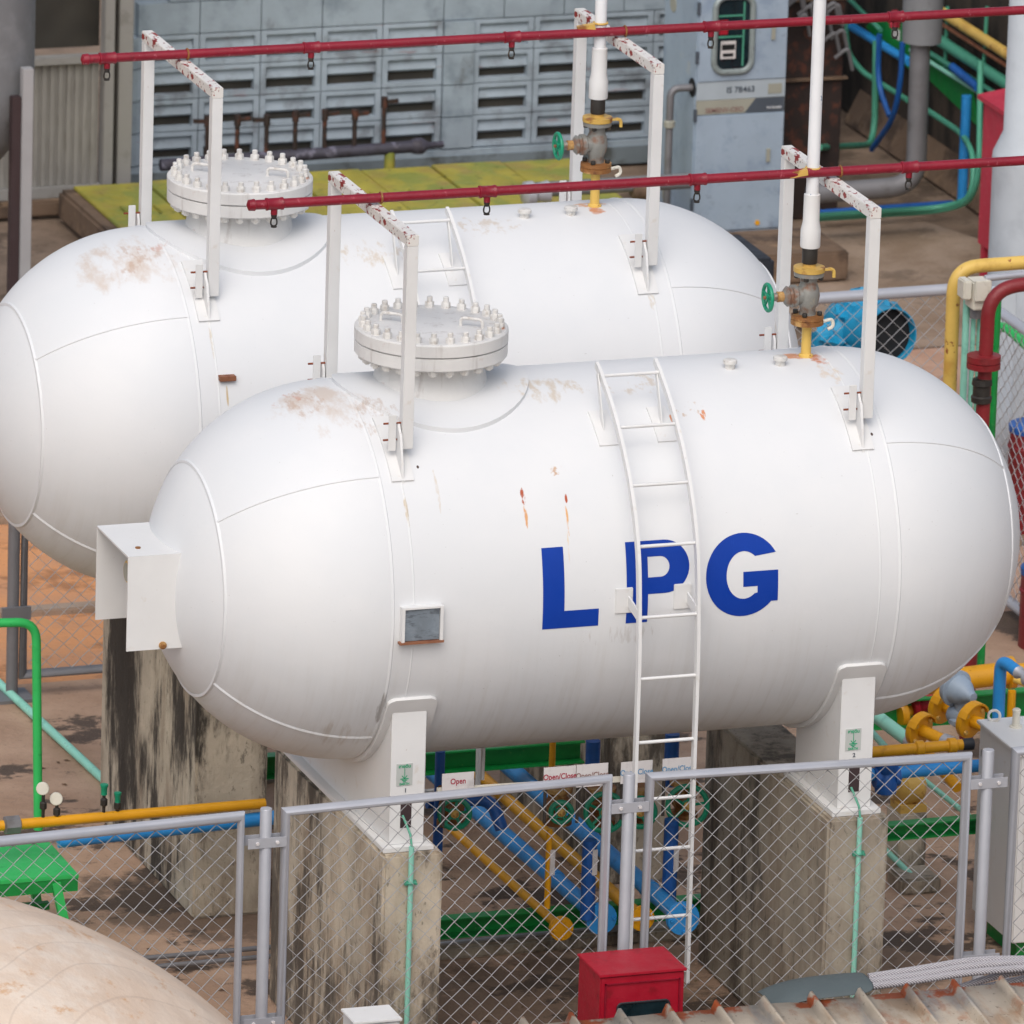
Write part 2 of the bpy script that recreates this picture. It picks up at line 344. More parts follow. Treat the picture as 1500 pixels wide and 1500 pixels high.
# ---- block wall with ventilation blocks
YW = 22.0
wl = lambda px: at(px, 230-.058*(px-199), Y=YW).x
zrow = [at(445+4, y, Y=YW).z for y in (41, 89, 136, 184, 229)]
PX = (wl(645)-wl(199))/5; PZ = (zrow[0]-zrow[4])/4
ztop = zrow[0]; xg1 = wl(199); xg2 = wl(690)
wr = empty('block_wall', (xg1, YW, 0), 'grey blue painted block wall pierced by rows of slotted ventilation blocks', 'wall')
mb = MB(); J = .009
x_end = xg2+PX*6
mb.box((wl(163), YW+.09, 0), (x_end, YW+.25, ztop+PZ*7))                       # core seen through the joints
def blk(x0, x1, z0, z1, dy=0):
    mb.box((x0+J/2, YW+dy, z0+J/2), (x1-J/2, YW+.12, z1-J/2))
for r in range(7):                                                           # plain courses above
    for c in range(13):
        o = (r % 2)*PX/2; x0 = xg1+c*PX-o; x1 = min(x0+PX, x_end)
        if x0 < wl(163): continue
        blk(max(x0, wl(163)), x1, ztop+r*PZ, ztop+(r+1)*PZ)
for r in range(4):
    z1 = ztop-r*PZ; z0 = z1-PZ
    blk(wl(163), xg1, z0, z1, -.03); blk(xg1+5*PX, xg2, z0, z1, -.03)
mb.box((wl(163), YW-.03, 0), (x_end, YW+.1, ztop-4*PZ-J))
mb.build('wall', 'wall', wr, bevel=.006)
for (xg, nc) in ((xg1, 5), (xg2, 6)):
    for c in range(nc):
        for r in range(4):
            x0 = xg+c*PX+J/2; x1 = x0+PX-J; z1 = ztop-r*PZ-J/2; z0 = z1-PZ+J
            v = MB(); fx = .05; fz = .04
            v.box((x0, YW, z0), (x0+fx, YW+.085, z1)).box((x1-fx, YW, z0), (x1, YW+.085, z1))
            v.box((x0+fx, YW+.001, z0), (x1-fx, YW+.085, z0+fz)).box((x0+fx, YW+.001, z1-fz), (x1-fx, YW+.085, z1))
            zm = z0+(z1-z0)*(.50+random.uniform(-.03, .03))
            v.prism([(x0+fx, YW+.022, zm), (x0+fx, YW+.05, z1-fz), (x0+fx, YW+.084, z1-fz), (x0+fx, YW+.045, zm-.02)], (x1-x0-2*fx, 0, 0))
            vo = v.build('ventilation_block', 'vent', wr, smooth=False)
            MB().box((x0+fx, YW+.086, z0+fz), (x1-fx, YW+.0885, z1-fz)).build('slot_gap', 'ventdark', vo, smooth=False)
# low rendered foot
MB().box((wl(163), YW-.05, 0), (x_end, YW-.031, .16)).build('foot', 'wallfoot', wr)

# ---- cladding wall (left)
YC = 21.4
c0 = at(-60, 296, Z=0); xa = at(-60, 300, Y=YC).x; xb = at(162, 285, Y=YC).x
cw = empty('clad_wall', (xb, YC, 0), 'grey ribbed metal cladding with a dark opening above it at the far left', 'wall')
zb = at(100, 272, Y=YC).z; zt_ = at(100, 90, Y=YC).z; ztop2 = zt_+2.6
mb = MB(); x = xa
while x < xb-.12:
    mb.box((x, YC+.02, zb), (x+.045, YC+.05, zt_-.02)); mb.box((x+.045, YC+.035, zb), (x+.075, YC+.06, zt_-.02)); x += .075
mb.build('ribbed_sheet', 'clad', cw, bevel=.004)
fr = MB().box((xa, YC-.03, zb-.1), (xb-.09, YC+.08, zb)).box((xa, YC-.04, zt_-.02), (xb-.09, YC+.08, zt_+.05)).box((xb-.09, YC-.05, zb-.1), (xb, YC+.1, ztop2)).box((xb+.05, YC-.02, 0), (xb+.18, YC+.4, ztop2))
fr.build('frame', 'cladframe', cw, bevel=.006)
MB().box((xa, YC+.5, zt_), (xb+.02, YC+.6, ztop2)).box((xb, YC+.06, 0), (xb+.05, YC+.2, ztop2)).build('dark_interior', 'ventdark', cw)
sh = MB(); 
for k in range(5): sh.bar((xb-.5-k*.35, YC+.45, zt_+.75-k*.03), (xb-.2-k*.35, YC+.45, zt_+.62-k*.02), .03, .06)
sh.build('shelf_clutter', 'legdark', cw)
MB().box((xa, YC-.12, 0), (xb+.02, YC+.12, zb-.1)).build('plinth', 'mossside', cw, bevel=.02)

# ---- grey hopper vessel on a leg, far left top
sv = at(-40, 100, Y=18.5)
hv = empty('hopper_vessel', (sv.x, 18.5, 0), 'big grey cylindrical vessel on steel legs cut off by the left edge', 'vessel')
rv = at(47, 100, Y=18.5).x-sv.x; zbv = at(0, 214, Y=18.5-rv*.5).z
zl = at(38, 75, Y=18.5).z
MB().lathe((sv.x, 18.5, 0), (0, 0, 1), [(zbv-.25, .05), (zbv-.18, rv*.45), (zbv+.05, rv*.8), (zbv+.35, rv*.97), (zbv+.5, rv), (zbv+3.5, rv)], 48).build('shell', 'silo', hv)
pl = at(34, 380, Z=0)
lx = at(40, 250, Y=17.9).x
lg = MB().box((lx-.05, 17.9, 0), (lx+.045, 17.99, zl)).build('leg', 'siloleg', hv, bevel=.006)
MB().box((lx-.13, 17.93, 0), (lx-.053, 18.02, zl-.25)).build('leg_dark_face', 'legdark', hv)  # dark face of the pale leg, built as its own dark box

# ---- mossy covered trench
pA = at(95, 345, Z=0); zpl = .32
bl = at(100, 282, Z=zpl); fl = at(190, 352, Z=zpl); xr = at(862, 245, Z=zpl).x
mt = empty('covered_trench', (bl.x, fl.y, 0), 'low trench with mossy yellow green cover plates along the block wall', 'trench')
xL = bl.x; yF = 18.6; yB = 21.2
MB().box((xL, yF, 0), (xr, yB, zpl-.05)).build('concrete_wall', 'mossside', mt, bevel=.03)
n = 7; wdt = (xr-xL-.14)/n
for i in range(n):
    a = xL+.12+i*wdt; t = MB().box((a+.008, yF+.1, zpl-.048), (a+wdt-.008, yB-.04, zpl-.02+.012*(i % 2)))
    for k in range(2): t.bar((a+wdt*.3+k*.3, yF+1.5, zpl-.005), (a+wdt*.3+k*.3, yF+1.75, zpl-.005), .02, .02)
    t.build('cover_plate', 'moss', mt, bevel=.006)

# ---- purple manifold with risers
ym = 21.35
mf = empty('pipe_manifold', tuple(at(430, 228, Y=ym)), 'weathered purple pipe manifold with upright T handled risers by the block wall', 'manifold')
a = at(235, 242, Y=ym); b = at(612, 214, Y=ym)
MB().cyl(a, b, .055).build('header_pipe', 'manifold', mf)
MB().lathe(b-(b-a).normalized()*.06, b-a, [(0, .062), (.05, .075), (.1, .075), (.16, .03), (.3, .03)], 14).build('end_valve', 'manifold', mf)
for i, (px, py) in enumerate([(304, 178), (348, 176), (391, 176), (433, 170), (476, 168), (520, 168), (563, 150)]):
    top = at(px, py, Y=ym); f = (top.x-a.x)/(b.x-a.x); base = a+(b-a)*f
    t = MB().tube([base, Vector((top.x, ym, top.z))], .022, 8); s = -1 if i % 2 == 0 and i < 3 else 1
    t.bar((top.x-.02*s, ym, top.z), (top.x+.13*s, ym, top.z+.01), .03, .035)
    t.cyl((top.x, ym, top.z-.05), (top.x, ym, top.z+.05), .032, 8); t.build('riser', 'riser', mf)
lgp = at(571, 222, Y=ym); MB().tube([(lgp.x, ym, 0), (lgp.x, ym, lgp.z)], .05, 10).build('support_leg', 'moss', mf)

# ---- galvanised pipes on the floor behind the rear tank
gp = empty('floor_pipe_run', tuple(at(880, 285, Y=18)), 'grey pipes lying level behind the rear tank by the cabinet', 'pipe')
for (x1_, y1_, x2_, y2_, r, mm) in ((770, 282, 1010, 268, .05, 'galv_dark'), (780, 272, 1010, 258, .03, 'galv_dark')):
    p = at(x1_, y1_, Y=18.9); q = at(x2_, y2_, Y=18.9); MB().cyl(p, q, r).build('pipe', mm, gp)
p = at(925, 276, Y=18.9); q = at(955, 274, Y=18.9); MB().lathe(p, q-p, [(0, .08), (.02, .1), (.2, .1), (.22, .08)]).build('coupling', 'mossside', gp)
p = at(765, 285, Y=18.8); q = at(800, 281, Y=18.8); MB().lathe(p, q-p, [(0, .07), (.03, .11), (.1, .11), (.13, .08), (.24, .1)]).build('elbow', 'galv', gp)

# ---- pale blue cabinet
yc = 19.2; X0 = at(1016, 200, Y=yc).x; X1 = at(1148, 200, Y=yc).x; zc_ = 2.75; dp = .85
cb = empty('dispenser_cabinet', (X0, yc, 0), 'pale blue grey steel cabinet with rounded glass window behind the rear tank', 'cabinet')
MB().box((X0, yc, .06), (X1, yc+dp, zc_)).build('body', 'cabinet', cb, bevel=.012)
z = lambda px, py: at(px, py, Y=yc).z
zs1, zs2, zs3, zs4 = z(1080, 118), z(1080, 147), z(1080, 144), z(1080, 165)
MB().box((X0+.01, yc-.02, zs1+.005), (X1-.01, yc, zc_)).build('upper_door', 'cabinet', cb, bevel=.006)
MB().box((X0+.01, yc-.02, .1), (X1-.01, yc, zs4-.01)).build('lower_door', 'cabinet', cb, bevel=.006)
MB().box((X0+.01, yc-.012, zs3), (X1-.01, yc, zs1)).build('label_strip', 'cabpanel', cb)
xm = at(1090, 158, Y=yc).x
MB().box((X0+.01, yc-.014, zs4), (X1-.01, yc-.002, zs3-.003)).build('beige_band', 'creamband', cb)
MB().prism([(xm, yc-.016, zs4), (X1-.012, yc-.016, zs4), (X1-.012, yc-.016, zs3-.003), (xm+.1, yc-.016, zs3-.003)], (0, .003, 0)).build('dark_band', 'darkband', cb)
MB().box((X1-.17, yc-.017, zs1-.13), (X1-.04, yc-.0125, zs1-.04)).build('meter_window', 'creamband', cb)
text('IS 7B463', .075, 'lettering', 'text_dark', cb, (at(1084, 132, Y=yc).x, yc-.017, (zs3+zs1)/2), (1, 0, 0), (0, 0, 1), .001)
text('SEMENV-CEO', .06, 'lettering', 'text_brown', cb, (at(1060, 160, Y=yc).x, yc-.02, zs4+.035), (1, 0, 0), (0, 0, 1), .001)
text('TATSUNO', .03, 'lettering', 'text_white', cb, (X1-.11, yc-.021, zs4+.035), (1, 0, 0), (0, 0, 1), .001)
# window
wx0, wx1 = at(1045, 60, Y=yc).x, at(1100, 60, Y=yc).x; wz0, wz1 = z(1072, 104), z(1072, -6)
def rrect(x0, x1, z0, z1, r, y, k=6):
    P = []
    for cx, cz, a0 in ((x1-r, z1-r, 0), (x0+r, z1-r, 90), (x0+r, z0+r, 180), (x1-r, z0+r, 270)):
        for i in range(k+1):
            t = math.radians(a0+90*i/k); P.append(Vector((cx+r*math.cos(t), y, cz+r*math.sin(t))))
    return P
wn = MB().tube(rrect(wx0, wx1, wz0, wz1, .1, yc-.03), .028, 8, closed=True).build('window', 'rim', cb)
MB().prism(rrect(wx0, wx1, wz0, wz1, .1, yc-.027), (0, .006, 0)).build('pane', 'winglass', wn)
dx = wx1-wx0
MB().box((wx0+.06, yc-.031, wz0+.12), (wx0+.2, yc-.028, wz0+.28)).build('instrument_dial', 'signw', wn)
MB().box((wx0+.07, yc-.034, wz0+.20), (wx0+.19, yc-.0315, wz0+.25)).box((wx0+.08, yc-.034, wz0+.14), (wx0+.18, yc-.0315, wz0+.17)).build('dial_marks', 'black', wn)
MB().box((wx0+.04, yc-.031, wz0+.34), (wx0+.12, yc-.028, wz0+.47)).build('red_switch', 'red_box', wn)
MB().box((wx0+.02, yc-.030, wz0+.31), (wx1-.08, yc-.0285, wz0+.325)).box((wx0+.02, yc-.030, wz0+.5), (wx1-.08, yc-.0285, wz0+.515)).box((wx1-.09, yc-.030, wz0+.05), (wx1-.075, yc-.0285, wz1-.05)).build('inner_rails', 'tealdark', wn)
for px, py in ((1133, 48), (1125, 227)):
    p = at(px, py, Y=yc-.025); MB().box((p.x-.017, yc-.035, p.z-.06), (p.x+.017, yc-.021, p.z+.06)).build('latch', 'creamband', cb)
for px, py in ((1021, 13), (1020, 85), (1014, 170), (1011, 300)):
    p = at(px, py, Y=yc-.02); MB().box((X0-.012, yc-.03, p.z-.055), (X0+.014, yc-.005, p.z+.055)).build('hinge', 'darkband', cb)
for px, py in ((986, 5), (974, 285)):
    p = at(px, py, X=X0-.003); MB().lathe((X0-.005, p.y, p.z), (1, 0, 0), [(0, .075), (.004, .08)]).build('side_port', 'creamband', cb)
p = at(1014, 128, X=X0-.003); MB().lathe((X0-.006, p.y, p.z), (1, 0, 0), [(0, .085), (.005, .085)]).build('cable_port', 'black', cb)
q0 = Vector((X0-.004, p.y, p.z)); q1 = q0+Vector((-.2, 0, 0)); q2 = Vector((q1.x, q1.y, .1))
MB().tube(bend([q0, q1, q2], .09), .034, 12).build('conduit', 'galv_dark', cb)
MB().lathe((q1.x, q1.y, z(985, 190)), (0, 0, 1), [(0, .036), (.01, .05), (.06, .05), (.07, .036)]).build('conduit_union', 'creamband', cb)
q = at(1109, 326, Y=yc-.02); MB().cyl((q.x, yc-.03, q.z), (q.x, yc-.018, q.z), .022, 12).build('yellow_mark', 'yellow', cb)
# second, dark cabinet corner to its right
db = empty('rusty_equipment_rack', (X1+.2, 19.6, 0), 'dark rusty brown equipment rack just right of the pale cabinet', 'rack')
MB().box((X1+.06, 19.75, 0), (X1+.75, 20.6, 2.05)).build('panel', 'riser', db, bevel=.01)
MB().box((X1+.04, 19.7, 1.28), (X1+.78, 19.76, 1.3)).box((X1+.04, 19.72, 2.0), (X1+.78, 19.8, 2.08)).build('rail', 'mossside', db)
c = MB()
for k in range(14):
    p = Vector((X1+.12+random.random()*.5, 19.6, 1.4+random.random()*.9)); c.tube(bend([p, p+Vector((.1, -.05, .1)), p+Vector((.17, 0, -.12))], .05), .018, 6)
c.build('cable_tangle', 'galv_dark', db)

# ---- concrete block in front of cabinet
p0 = at(1110, 416, Z=0); p1 = at(1246, 414, Z=0)
tag(MB().box((p0.x-.3, 17.7, 0), (p1.x, 18.55, .27)).build('concrete_block', 'mossside', None, bevel=.02), 'low brown concrete block below the pale blue cabinet', 'block')

# ---- dark side wall with pipes (runs toward the camera)
wallX = lambda y: 11.15
sw = empty('side_wall', (11.15, 20, 0), 'dark stained concrete wall running back at the top right', 'wall')
MB().box((11.15, 9, 0), (11.5, 24.5, 4.2)).build('wall', 'sidewall', sw, bevel=.02)
MB().prism([(11.15, 9, 0), (11.0, 9, 0), (11.15, 9, .3)], (0, 14, 0)).build('mortar_foot', 'mossside', sw)
MB().box((9.6, 24.5, 0), (11.15, 24.8, 4.2)).build('return_wall', 'sidewall', sw)
def wallpipe(px1, py1, px2, py2, r, m_, lab, X=11.0, cat='pipe', grp='pipes clipped along the dark side wall', ext=0):
    a = at(px1, py1, X=X); b = at(px2, py2, X=X); d = (b-a).normalized()
    return tag(MB().tube([a-d*ext, b+d*ext], r, 12).build('wall_pipe', m_, None), lab, cat, grp)
wallpipe(1380, 18, 1480, 82, .05, 'yellow_pale', 'thick pale yellow pipe, highest of the pipes beside the grey duct', ext=.6)
wallpipe(1378, 34, 1480, 100, .02, 'bracket_rust', 'thin brown pipe just under the pale yellow one')
wallpipe(1378, 60, 1480, 126, .055, 'tealdark', 'thick sea green pipe right of the grey duct', ext=.6)
wallpipe(1358, 75, 1480, 150, .024, 'tealdark', 'upper thin green pipe under the thick sea green one', ext=.4)
wallpipe(1358, 88, 1470, 158, .022, 'teal', 'lower thin green pipe under the thick sea green one', ext=.4)
wallpipe(1225, 25, 1315, 80, .042, 'blue', 'blue pipe on the wall left of the grey duct', X=10.95, ext=.3)
wallpipe(1240, -5, 1290, 44, .022, 'tealdark', 'thin green pipe above the blue one at the top edge', X=10.95)
wallpipe(1395, 98, 1432, 128, .04, 'bluedark', 'short dark blue pipe with couplings beside the red cabinet', X=10.95)
# green plates on the wall
tag(MB().prism([at(1362, 80, X=11.12), at(1362, 118, X=11.12), at(1432, 185, X=11.12), at(1420, 128, X=11.12)], (.04, 0, 0)).build('green_channel', 'green', None), 'dark green sloping plate behind the dark blue pipe', 'plate')
tag(MB().prism([at(1278, 28, X=11.1), at(1268, 40, X=11.1), at(1340, 110, X=11.1), at(1340, 40, X=11.1)], (.04, 0, 0)).build('green_plate', 'green', None), 'dark green plate with a small red valve left of the grey duct', 'plate')
rvv = empty('wall_valve', tuple(at(1311, 28, X=10.9)), 'small pinkish red valve with white tag left of the grey duct', 'valve')
p = at(1311, 30, X=10.9); MB().lathe(p+Vector((0, 0, -.08)), (0, 0, 1), [(0, .02), (.02, .05), (.06, .05), (.08, .03), (.14, .055), (.17, .03)], 12).build('body', 'red_side', rvv)
p = at(1313, 50, X=10.9); MB().box((p.x-.01, p.y-.09, p.z-.04), (p.x, p.y+.09, p.z+.05)).build('tag', 'signw', rvv)
# conduits hanging on the wall
def run(px, X=None, Y=None): return [at(a, b, X=X) if X is not None else at(a, b, Y=Y) for a, b in px]
def thing_pipe(name, pts, r, m_, lab, cat='pipe', grp=None, rad=None, n=12):
    return tag(MB().tube(bend(pts, rad or .3), r, n).build(name, m_, None), lab, cat, grp)
thing_pipe('conduit', run([(1239, 30), (1241, 75), (1262, 105), (1330, 147)], X=10.9), .026, 'tealdark', 'green conduit dropping then slanting behind the hanging blue hoses', 'conduit')
thing_pipe('conduit', [at(1283, 60, X=10.7), at(1281, 212, X=10.7), at(1200, 216, Y=19.5)], .03, 'tealdark', 'green conduit that turns to run level at mid height', 'conduit', rad=.35)
hh = run([(1288, 50), (1286, 105), (1290, 135), (1303, 170)], X=10.6)
thing_pipe('blue_hose', hh, .026, 'bluedark', 'hanging dark blue hose, the shorter of the crossed pair', 'hose', 'crossed blue hoses', .5)
thing_pipe('blue_hose', run([(1322, 62), (1319, 125), (1308, 175), (1277, 219)], X=10.5), .026, 'bluedark', 'hanging dark blue hose, the longer one ending near the floor', 'hose', 'crossed blue hoses', .5)
thing_pipe('conduit', [at(1356, 160, X=10.7), at(1412, 197, X=10.7), at(1427, 230, X=10.6), at(1424, 290, X=10.55), at(1385, 304, Z=.22), at(1200, 316, Z=.22)], .027, 'tealdark', 'inner green conduit curving down to the floor beside the red cabinet', 'conduit', rad=.5)
thing_pipe('conduit', [at(1436, 90, X=10.6), at(1434, 285, X=10.5), at(1395, 308, Z=.18), at(1200, 320, Z=.18)], .027, 'tealdark', 'outer green conduit curving down to the floor beside the red cabinet', 'conduit', rad=.6)
thing_pipe('drop_pipe', [at(1416, 140, X=10.7), at(1409, 300, X=10.7)], .045, 'blue', 'upright blue pipe between the green conduits and the duct', 'pipe')
thing_pipe('floor_pipe', [at(1395, 298, Z=.15), at(1200, 312, Z=.15)], .03, 'bluedark', 'blue pipe lying along the floor behind the green conduits', 'pipe')
for i, px in enumerate((1447, 1387)):
    pass
thing_pipe('drop_pipe', run([(1388, 10), (1384, 108)], X=11.02), .018, 'tealdark', 'thin green upright between thick wall pipes right of the duct', 'pipe')
thing_pipe('drop_pipe', run([(1446, 10), (1438, 150)], X=11.02), .018, 'tealdark', 'thin green upright beside the white column', 'pipe')
# grey duct
gd = empty('grey_duct', tuple(at(1346, 285, Y=18.6)), 'thick grey duct coming down and elbowing left along the floor', 'duct')
yd = 18.8
MB().tube(bend([at(1349, 40, Y=yd), at(1341, 272, Y=yd), at(1185, 284, Y=yd)], .25), .09, 20).build('pipe', 'galv_dark', gd)
pp = at(1350, 62, Y=yd); MB().lathe((pp.x, yd, pp.z), (0, 0, 1), [(0, .1), (.01, .175), (.3, .18), (2.0, .18)], 24).build('sleeve', 'silo', gd)
# red hose cabinet at the right
rcx0 = at(1441, 150, Y=16.6).x; rcz1 = at(1437, 148, Y=16.2).z; rcz0 = at(1437, 375, Y=16.2).z
rc = empty('hose_cabinet', (rcx0, 16.2, 0), 'tall faded red fire hose cabinet with glass doors by the white column', 'cabinet')
rY0, rY1 = 15.0, 16.6
MB().box((rcx0, rY0, rcz0), (rcx0+.6, rY1, rcz1-.1)).build('body', 'red_side', rc, bevel=.01)
MB().prism([(rcx0-.04, rY0-.05, rcz1-.1), (rcx0+.66, rY0-.05, rcz1+.0), (rcx0+.66, rY0-.05, rcz1+.05), (rcx0-.04, rY0-.05, rcz1-.06)], (0, rY1-rY0+.1, 0)).build('roof', 'red_side', rc)
MB().box((rcx0-.015, rY0+.2, rcz0+.15), (rcx0-.002, rY1-.35, rcz1-.45)).build('glass_door', 'winglass', rc)
MB().box((rcx0-.02, rY1-.9, rcz1-.85), (rcx0-.016, rY1-.5, rcz1-.6)).build('notice', 'signw', rc)
MB().box((rcx0+.02, rY1-.1, 0), (rcx0+.08, rY1-.03, rcz0)).box((rcx0+.02, rY0+.03, 0), (rcx0+.08, rY0+.1, rcz0)).build('leg', 'red_side', rc)
# big white column
wc = at(1478, 420, Y=11.5); rw = .29
wcx = 7.80+rw*1.05-.12
wcn = empty('white_column', (wcx+.1, 11.5, 0), 'thick white pale column beyond the fence at the right edge, slimmer above its collar', 'column')
zc1 = at(1450, 235, Y=11.5).z
MB().lathe((wcx+.12, 11.5, 0), (0, 0, 1), [(.0, rw), (zc1-.02, rw), (zc1, rw*1.02), (zc1+.05, rw), (zc1+.22, rw*.74), (zc1+3, rw*.74)], 40).build('shaft', 'colwhite', wcn)

a = at(1459, 430, Y=10.6); b = at(1490, 430, Y=10.6)
tag(MB().box((a.x, 10.6, 0), (b.x, 10.8, at(1475, 428, Y=10.6).z)).build('white_post', 'colwhite', None, bevel=.01), 'flat white post seen through the side fence at the right edge', 'post')
# ================================================================== CHAIN LINK
def mesh_panel(mb, o, ux, width, z0, z1, pitch=.127, r=.0046, nrm=Vector((0, 1, 0))):
    """woven zig-zag wires; ux = unit direction along the panel"""
    nv = int(round((z1-z0)/(pitch/2))); st = (z1-z0)/nv; nw = int(round(width/(pitch*.52))); pw = width/nw
    for i in range(nw):
        pts = []
        for k in range(nv+1):
            s = 1 if (k+i) % 2 == 0 else -1
            xx = pw*(i+.5)+s*(pw/2+.003); xx = min(max(xx, .0), width)
            pts.append(o+ux*(xx+random.uniform(-.0025, .0025))+nrm*(s*.004)+Vector((0, 0, z0+k*st+random.uniform(-.002, .002)-o.z)))
        mb.tube(pts, r, 4, cap=False)
def fence_panel(a, b, zt1, zt2, z0, lab, grp, r=.041, fr='galv', name='chain_link_fence', pitch=.127, wr_=.0039):
    a = Vector(a); b = Vector(b); ux = (b-a); wd = ux.length; ux.normalize(); nrm = Vector((-ux.y, ux.x, 0))
    e = empty(name, (a.x, a.y, 0), lab, 'fence', grp)
    P = lambda s, zz: a+ux*s+Vector((0, 0, zz))
    MB().tube([P(0, z0), P(0, zt1), P(wd, zt2), P(wd, z0)], r, 12, closed=True).build('frame', fr, e)
    mb = MB(); zt = (zt1+zt2)/2
    mesh_panel(mb, a+ux*(r*.9), ux, wd-r*1.8, z0+.03, min(zt1, zt2)-.03, pitch, wr_, nrm)
    # follow the sloping top rail
    for v in mb.v:
        v += nrm*(.014*math.sin(v.z*2.6+a.x*3)*math.sin((v-a).dot(ux)*2.9+1))+ux*(.006*math.sin(v.z*3.7+(v-a).dot(ux)*1.7)); s = (v-a).dot(ux)/wd; f = (v.z-z0)/(zt-z0); v.z += ((zt1*(1-s)+zt2*s)-min(zt1, zt2))*f
    mb.build('chain_link_mesh', 'wire', e)
    return e
YF = -1.9
def fz(px, py): return at(px, py, Y=YF)
G1 = 'grey chain link fence panels in front of the tanks'
def fp(x1_, y1_, x2_, y2_, lab, off=.03):
    p = fz(x1_, y1_); q = fz(x2_, y2_)
    return fence_panel((p.x+off, YF, 0), (q.x-off, YF, 0), p.z-.034, q.z-.034, .12, lab, G1)
p = fz(-60, 1226)
fence_panel((p.x-1.6, YF, 0), (fz(360, 1188).x-.03, YF, 0), p.z-.10, fz(360, 1188).z-.034, .12, 'chain link fence panel at the lower left, in front of the green stool', G1)
fp(412, 1182, 897, 1133, 'chain link fence panel in front of the left concrete pier')
fp(946, 1131, 1424, 1100, 'chain link fence panel crossing before the right concrete pier and ladder')
q = fz(1482, 1094); fence_panel((q.x+.03, YF, 0), (q.x+2.3, YF, 0), q.z-.034, q.z+.05, .12, 'chain link fence panel at the right edge, before the pale box', G1)
def fpost(px, py, name_lab, zb=((1228, 1492))):
    p = fz(px, py); e = empty('fence_post', (p.x, YF, 0), name_lab, 'post', 'round steel fence posts between the front panels')
    MB().lathe((p.x, YF, 0), (0, 0, 1), [(0, .039), (p.z-.006, .039), (p.z, .036)], 20).build('pole', 'galv', e)
    for dz in (.22, p.z-1.46):
        zz = p.z-dz if dz == .22 else p.z-1.44
        cl = MB().box((p.x-.13, YF-.042, zz-.035), (p.x+.13, YF-.036, zz+.035)).box((p.x-.13, YF+.036, zz-.035), (p.x+.13, YF+.042, zz+.035)).build('clamp_bracket', 'galv', e, bevel=.002)
        for s in (-.066, .066):
            MB().hexb((p.x+s, YF-.042, zz), (0, -1, 0), .013, .012).build('bolt', 'signw', cl)
    zz = p.z-2.2
fpost(390, 1184, 'round steel post between the stool panel and the left pier panel')
fpost(922, 1133, 'round steel post nearest the ladder, standing behind the red box')
fpost(1448, 1098, 'round steel post between the two right hand panels by the pale box')

# rear fences
G2 = 'chain link fence around the yard behind the tanks'
pb = at(17, 1030, Y=8)
e = empty('fence_post', (pb.x, 8, 0), 'grey steel post with a base plate standing on the floor at far left', 'post')
MB().lathe((pb.x, 8, 0), (0, 0, 1), [(0, .045), (2.35, .045)], 20).build('pole', 'galv_dark', e)
MB().box((pb.x-.16, 7.85, 0), (pb.x+.14, 8.15, .025)).build('base_plate', 'galv_dark', e)
MB().box((pb.x-.1, 7.93, .62), (pb.x+.12, 7.965, .72)).build('clamp_bracket', 'galv_dark', e)
p = at(33, 990, Y=8)
fence_panel((p.x, 8, 0), (p.x+2.4, 8, 0), 2.3, 2.3, at(33, 988, Y=8).z, 'chain link panel over orange soil, beside the stained rear pier', G2, r=.045, fr='galv_dark')
XC, YB2 = 6.66, 9.4
zt0 = at(1385, 424, Y=YB2).z; zt00 = at(1195, 436, Y=YB2)
fence_panel((2.6, YB2, 0), (XC, YB2, 0), zt00.z-.03, zt0, .1, 'chain link panel in front of the bright blue pump casing', G2, r=.05)
fence_panel((XC+.1, YB2-.1, 0), (XC+.1, 4.6, 0), zt0, zt0, .1, 'chain link panel running back along the right edge', G2, r=.045)
# blue pump casings behind the fence
bp = at(1306, 492, Y=11.0)
bpn = empty('pump_casing', (bp.x, 11.0, 0), 'bright light blue pump casing with a big round black mouth behind the fence', 'pump')
cx, cz = bp.x, bp.z; ax = Vector((.12, -.93, .12)).normalized(); rr_ = .22
MB().lathe(Vector((cx, 11.0, cz))-ax*.9, ax, [(0, .1), (.1, .2), (.3, .24), (.6, rr_), (.86, rr_+.006), (.9, rr_+.006), (.9, rr_-.004), (.6, rr_-.006), (.5, .01)], 36).build('mouth_pipe', 'cyan', bpn)
MB().lathe(Vector((cx, 11.0, cz))-ax*.10, ax, [(0, rr_-.008), (.01, rr_-.008)], 32).build('dark_bore', 'black', bpn)
mb = MB()
for (px, py, r) in ((1265, 455, .18), (1240, 480, .14), (1215, 500, .13), (1250, 505, .16), (1283, 470, .17), (1200, 505, .1), (1270, 515, .15)):
    c = at(px, py, Y=11.6+random.uniform(-.15, .25)); d = Vector((random.uniform(-1, 1), random.uniform(-1, .2), random.uniform(-.2, .7)))
    mb.lathe(c-d.normalized()*r, d, [(0, r*.5), (r*.1, r*.95), (r*.9, r), (r*1.6, r*.8), (r*1.7, r*1.05), (r*1.9, r*1.05), (r*1.92, r*.4)], 20)
mb.build('fittings', 'cyan', bpn, jitter=.022)
mb = MB(); 
for s in (-.35, .2): mb.box((cx-.9+s, 10.7, 0), (cx-.8+s, 11.4, cz-.15))
mb.build('cradle', 'galv_dark', bpn)
tag(MB().box((cx-1.9, 12.2, .0), (cx-.55, 13.0, bp.z+.35)).build('dark_bin', 'dark', None, bevel=.03), 'dark box shape behind the bright blue pump casing', 'box')

